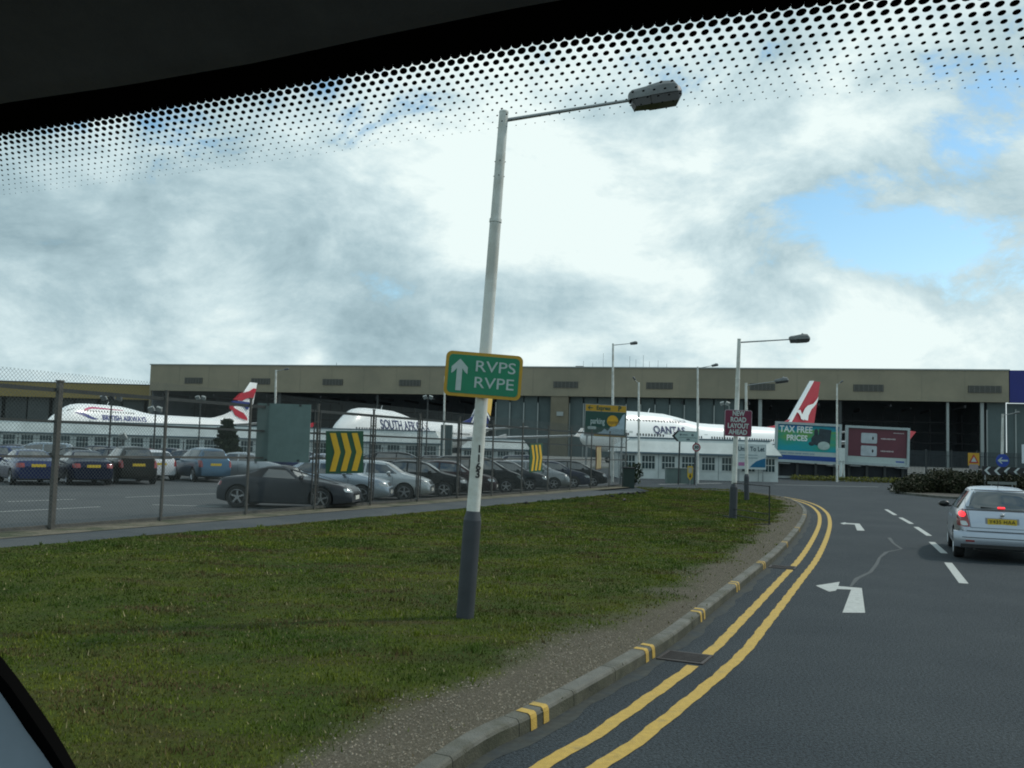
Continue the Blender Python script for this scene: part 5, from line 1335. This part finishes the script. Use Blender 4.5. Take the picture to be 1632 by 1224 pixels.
b = MB(); b.box((0, .02, ih * .13), (iw, .02, ih * .74)); b.build('picture', bgmat('poster swirl', [(.12, (.0, .30, .36)), (.34, (.02, .30, .22)), (.5, (.12, .32, .06)), (.62, (.0, .28, .32)), (.85, (.0, .12, .34))]), bb)
b = MB(); b.box((0, .02, -ih * .43), (iw, .024, ih * .13)); b.build('blue_strip', mat('strip blue', (.01, .06, .26), .5), bb)
text('lettering', 'TAX FREE', .82, mat('poster white', (.75, .8, .78), .5), bb, -iw * .2, -.0, ih * .36, iw * .54, .02); text('lettering', 'PRICES', .72, mat('poster white', (.75, .8, .78)), bb, -iw * .18, -.0, ih * .12, iw * .34, .02)
b = MB(); b.box((iw * .27, 0, ih * .2), (iw * .2, .03, ih * .42), rot=Matrix.Rotation(R(5), 3, 'Y')); b.ball((iw * .15, 0, ih * .1), (iw * .1, .03, ih * .16)); b.ball((iw * .06, 0, -.05), (iw * .05, .03, ih * .06)); b.ball((iw * .13, 0, ih * .3), (iw * .035, .03, ih * .12)); b.build('goods_picture', mat('picture dark', (.02, .04, .05), .5, 0, .5, 2), bb)
b = MB(); b.ball((iw * .26, -.02, -ih * .06), (iw * .1, .03, ih * .12), 0, 14); b.build('pale_goods', mat('picture pale', (.38, .48, .45), .5, 0, .2, 3), bb)
b = MB()
for q in range(24): b.box((-iw * .45 + q * iw * .024, .0, -ih * .305), (iw * .017, .012, .1 if q % 5 else .02))
b.build('small_print', mat('print blue grey', (.16, .26, .36), .5), bb)
bb, w, h = board(1349, 1447, 680, 742, D + 1, 'maroon billboard with two silver rounded squares', R(-6)); iw, ih = w - .44, h - .44
b = MB(); b.box((0, .02, ih * .09), (iw, .02, ih * .82)); b.build('picture', mat('poster maroon', (.12, .03, .045), .5, 0, .15, 1), bb)
for z in (ih * .22, -ih * .15):
    b = MB(); b.prism(rrect(iw * .27, ih * .30, .12, 4, -iw * .14, z), -.01, .008); q_ = b.build('silver_square', mat('poster silver', (.42, .47, .5), .4, 0, .25, 1.5), bb)
    b = MB(); b.ball((-iw * .075, -.012, z), (iw * .016, .006, ih * .05)); b.build('dark_dot', dkwin, q_)
b = MB()
for (z, n_) in ((ih * .22, 9), (-ih * .14, 8)):
    for q in range(n_): b.box((iw * .07 + q * iw * .028, .0, z), (iw * .02, .012, .13 if q % 3 else .09))
for q in range(7): b.box((iw * .28 + q * iw * .026, .0, ih * .40), (iw * .018, .012, .07))
b.build('small_print', mat('print pale', (.5, .45, .45), .5), bb)
b = MB()
for q in range(6): b.box((iw * .33 + q * iw * .024, .0, -ih * .43), (iw * .018, .012, .14))
b.build('blue_mark', mat('mark blue', (.05, .1, .4), .5), bb)
# white post box between the billboards
o = empty('traffic_signal_box', (at(1341, 765, 84).x, 84, 0), 0, 'white box on a pale leg between the two billboards', 'signal box'); k_ = 84 / FPX
zt = at(1341, 714, 84).z; zb = at(1341, 735, 84).z
b = MB(); b.box((0, 0, (zt + zb) / 2), (9 * k_, .3, zt - zb)); b.build('box', mat('box white', (.6, .66, .64), .5), o)
b = MB(); b.cyl((-.1, 0, 0), (.0, 0, zb), .14, .12, 8); b.cyl((.25, 0, 0), (.2, 0, zb), .07, .07, 8); b.build('leg', mat('box white', (.6, .66, .64)), o)
# low yellow green planting strip
pl = empty('hedge', (at(1340, 770, 82).x, 82, 0), 0, 'low yellow green planted strip below the two billboards', 'hedge'); cl_ = []
for k in range(60): cl_.append((-4.2 + k * .165 + random.uniform(-.1, .1), random.uniform(-.2, .2), .22, .28, .3, .20 + .08 * random.random()))
leaves('foliage', cl_, lime, pl, per=60, size=.07, seed=8)
b = MB(); b.box((0, .5, .25), (11, .1, .2)); b.build('edging_board', galv, pl)
# bush at fence end
p = at(1009, 765, 57); o = empty('bush', (p.x, 57, 0), 0, 'small dark bush beside the bin at the fence end', 'bush')
leaves('foliage', [(0, 0, .6, .5, .5, .55), (.2, .1, .95, .35, .35, .4), (-.3, 0, .5, .4, .4, .4)], fir, o, per=200, size=.08, seed=3); b = MB(); b.cyl((0, 0, 0), (0, 0, .9), .04, .02, 6); b.build('trunk', mat('bark', (.05, .035, .025)), o)
# fir tree in the car park
p = at(359, 740, 62); ht = at(358, 665, 62).z; o = empty('fir_tree', (p.x, 62, 0), 0, 'small pointed fir tree behind the parked cars below the union flag tail', 'tree'); cl_ = []
for k in range(46):
    t = random.random() ** .8; z = .5 + (ht - .6) * t; r_ = 1.15 * (1 - t) ** .8 + .06; a = random.uniform(0, 2 * PI)
    cl_.append((math.cos(a) * r_ * .6, math.sin(a) * r_ * .6, z - .1, .22 + .25 * r_, .22 + .25 * r_, .16))
leaves('crown', cl_, fir, o, per=900, size=.10, seed=5); b = MB(); b.cyl((0, 0, 0), (0, 0, ht - .2), .09, .02, 8); b.build('trunk', mat('bark', (.05, .035, .025)), o)
# grey container by the inner fence
o = empty('grey_container', (at(711, 700, 98).x, 98, 0), 0, 'grey green container standing up behind the fence left of the lamp post', 'container'); k_ = 98 / FPX
zt = at(711, 677, 98).z; b = MB(); b.box((0, .6, zt / 2), (18 * k_, 1.2, zt)); b.build('body', mat('container green', (.08, .12, .12), .7), o)
b = MB()
for q in range(4): b.box((-.4 + q * .27, -.02, zt / 2), (.03, .04, zt - .1))
b.build('door_bars', darksteel, o)

# ------------------------------------------------------------------ crows on the grass
crowm = mat('crow black', (.008, .008, .010), .6)
def crow(px, py, yaw, label, peck):
    p = gp(px, py, VH); o = empty('crow', (p.x, p.y, VH), yaw, label, 'bird', 'black crows on the grass'); o.scale = (.62,) * 3
    b = MB(); prof = [(-.22, .004, .14), (-.16, .025, .15), (-.08, .05, .165), (0, .07, .18), (.07, .062, .195), (.12, .042, .225 if not peck else .17), (.15, .036, .25 if not peck else .13), (.185, .03, .262 if not peck else .10), (.21, .012, .255 if not peck else .07), (.25, .003, .245 if not peck else .045)]
    b.grid([[(x, r * .85 * math.sin(t), z + r * math.cos(t)) for t in np.linspace(0, 2 * PI, 11)[:-1]] for (x, r, z) in prof], 0, True)
    b.build('body', crowm, o, smooth=60)
    b = MB(); b.cyl((.01, .025, 0), (0, .025, .13), .006, n=5); b.cyl((-.01, -.025, 0), (0, -.025, .13), .006, n=5); b.build('legs', crowm, o)
for q, (px, py, yw, pk_, lb) in enumerate([(838, 806.5, .4, True, 'lone black crow at the grass edge right of the lamp post'), (975, 795, 2.6, True, 'crow leftmost of the small flock near the far path'), (989, 791, .2, False, 'standing crow second from left in the far flock'),
        (995, 801, 1.0, True, 'crow nearest the camera in the far flock'), (1002, 790, 3.3, True, 'pecking crow in the middle of the far flock'), (1009, 790, .1, True, 'crow right of the middle of the far flock'),
        (1019, 789, 2.9, False, 'upright crow second from right in the far flock'), (1026, 788, .5, True, 'crow rightmost of the far flock')]):
    crow(px, py, yw, lb, pk_)

# ------------------------------------------------------------------ the car we look out of
cab = empty('windscreen_surround', (0, 0, 0), 0, 'black dotted windscreen top band and roof lining framing the view', 'windscreen')
fritm = mat('windscreen ceramic dots', (.006, .005, .004), .9, 0, 0, spec=0)
lining = mat('roof lining', (.11, .105, .10), .95, 0, .2, 30, bump=.1)
bpx = [-600, -200, 0, 150, 300, 450, 600, 816, 1000, 1200, 1400, 1632, 1900, 2300]
bpy_ = [300, 243, 213, 190, 165, 139, 111, 73, 45, 17, -6, -24, -38, -50]
def edge(px): return float(np.interp(px, bpx, bpy_))
def iz(px): return 1 / .55 + (1 / .35 - 1 / .55) * (px / 1632)
E = np.array([tuple(cp(px, edge(px), 1 / iz(px))) for px in np.linspace(-420, 2150, 900)])
from itertools import count
Es, ss, EL = resample(E, .0051)
ker = np.ones(9) / 9
for k in range(3): Es[4:-4, k] = np.convolve(Es[:, k], ker, 'valid')
Dn = (-UP * .45 + FW * .89).normalized()
ET = np.gradient(Es, axis=0); ET /= np.linalg.norm(ET, axis=1)[:, None]
dots = MB(); radii = [.52, .41, .33, .285, .25, .22, .195, .17, .15, .13, .11, .09, .07]
for j, rr_ in enumerate(radii):
    n = 12 if j < 5 else 8
    for i in range(4, len(Es) - 4, 1):
        c = Vector(Es[i]); tdir = Vector(ET[i])
        c = c + tdir * (.00255 if j % 2 else 0) + Dn * (.0044 * (j - .15))
        jit = rr_ * .0051
        dots.face([c + tdir * math.cos(2 * PI * a / n) * jit + Dn * math.sin(2 * PI * a / n) * jit for a in range(n)])
do = dots.build('dot_pattern', fritm, cab); do['kind'] = 'stuff'
fb = MB(); fb.grid([[Vector(Es[i]) - Dn * .09 + UP * .0, Vector(Es[i]) - Dn * .0012] for i in range(4, len(Es) - 4, 4)]); 
th_ = FW * .0006 + UP * .0006
fb.grid([[Vector(Es[i]) - Dn * .0012 + th_, Vector(Es[i]) - Dn * .09 + th_] for i in range(4, len(Es) - 4, 4)]); fb.build('shade_band', fritm, cab)
# padded roof lining: rounded edge then a sheet running back over the camera
hl_ = MB(); lp = [(-500, 262), (-200, 206), (0, 165), (200, 136), (408, 100), (600, 58), (816, 14), (950, -10), (1200, -50), (1632, -110), (2100, -160)]
rows = []
for px in np.linspace(-450, 2050, 60):
    py = float(np.interp(px, [a for a, _ in lp], [b_ for _, b_ in lp])); Z = 1 / iz(px) * .86
    p = cp(px, py, Z)
    rows.append([p + FW * .03 + UP * .03, p + FW * .012 + UP * .006, p, p - FW * .012 - UP * .0 + UP * .004, p - FW * .05 + UP * .022, p - FW * .16 + UP * .045, p - FW * .4 + UP * .06])
hl_.grid(rows); hl_.build('roof_lining', lining, cab, smooth=80)
pl_ = MB(); o_ = [(-60, 950), (0, 1044), (28, 1080), (52, 1113), (78, 1150), (100, 1185), (122, 1224), (150, 1280)]; i_ = [(-90, 1040), (-30, 1075), (0, 1103), (22, 1135), (42, 1165), (64, 1195), (84, 1224), (115, 1280)]
Zp = .5
rows = [[cp(a[0] - 12, a[1] + 8, Zp + .012), cp(a[0], a[1], Zp), cp((a[0] + c[0]) / 2, (a[1] + c[1]) / 2, Zp - .008), cp(c[0], c[1], Zp), cp(c[0], c[1], Zp) + FW * .01] for a, c in zip(o_, i_)]
pl_.grid(rows); pl_.build('pillar_seal', mat('seal black', (.004, .004, .004), 1.0, spec=0), cab, smooth=70)
pt = MB(); rows = [[cp(c[0] + 2, c[1] - 2, Zp + .004), cp(c[0] - 60, c[1] + 50, Zp - .006), cp(c[0] - 200, c[1] + 150, Zp - .04)] for c in i_]
pt.grid(rows); pt.build('pillar_trim', mat('pillar trim grey', (.30, .36, .42), .8, 0, .08, 30), cab, smooth=70)
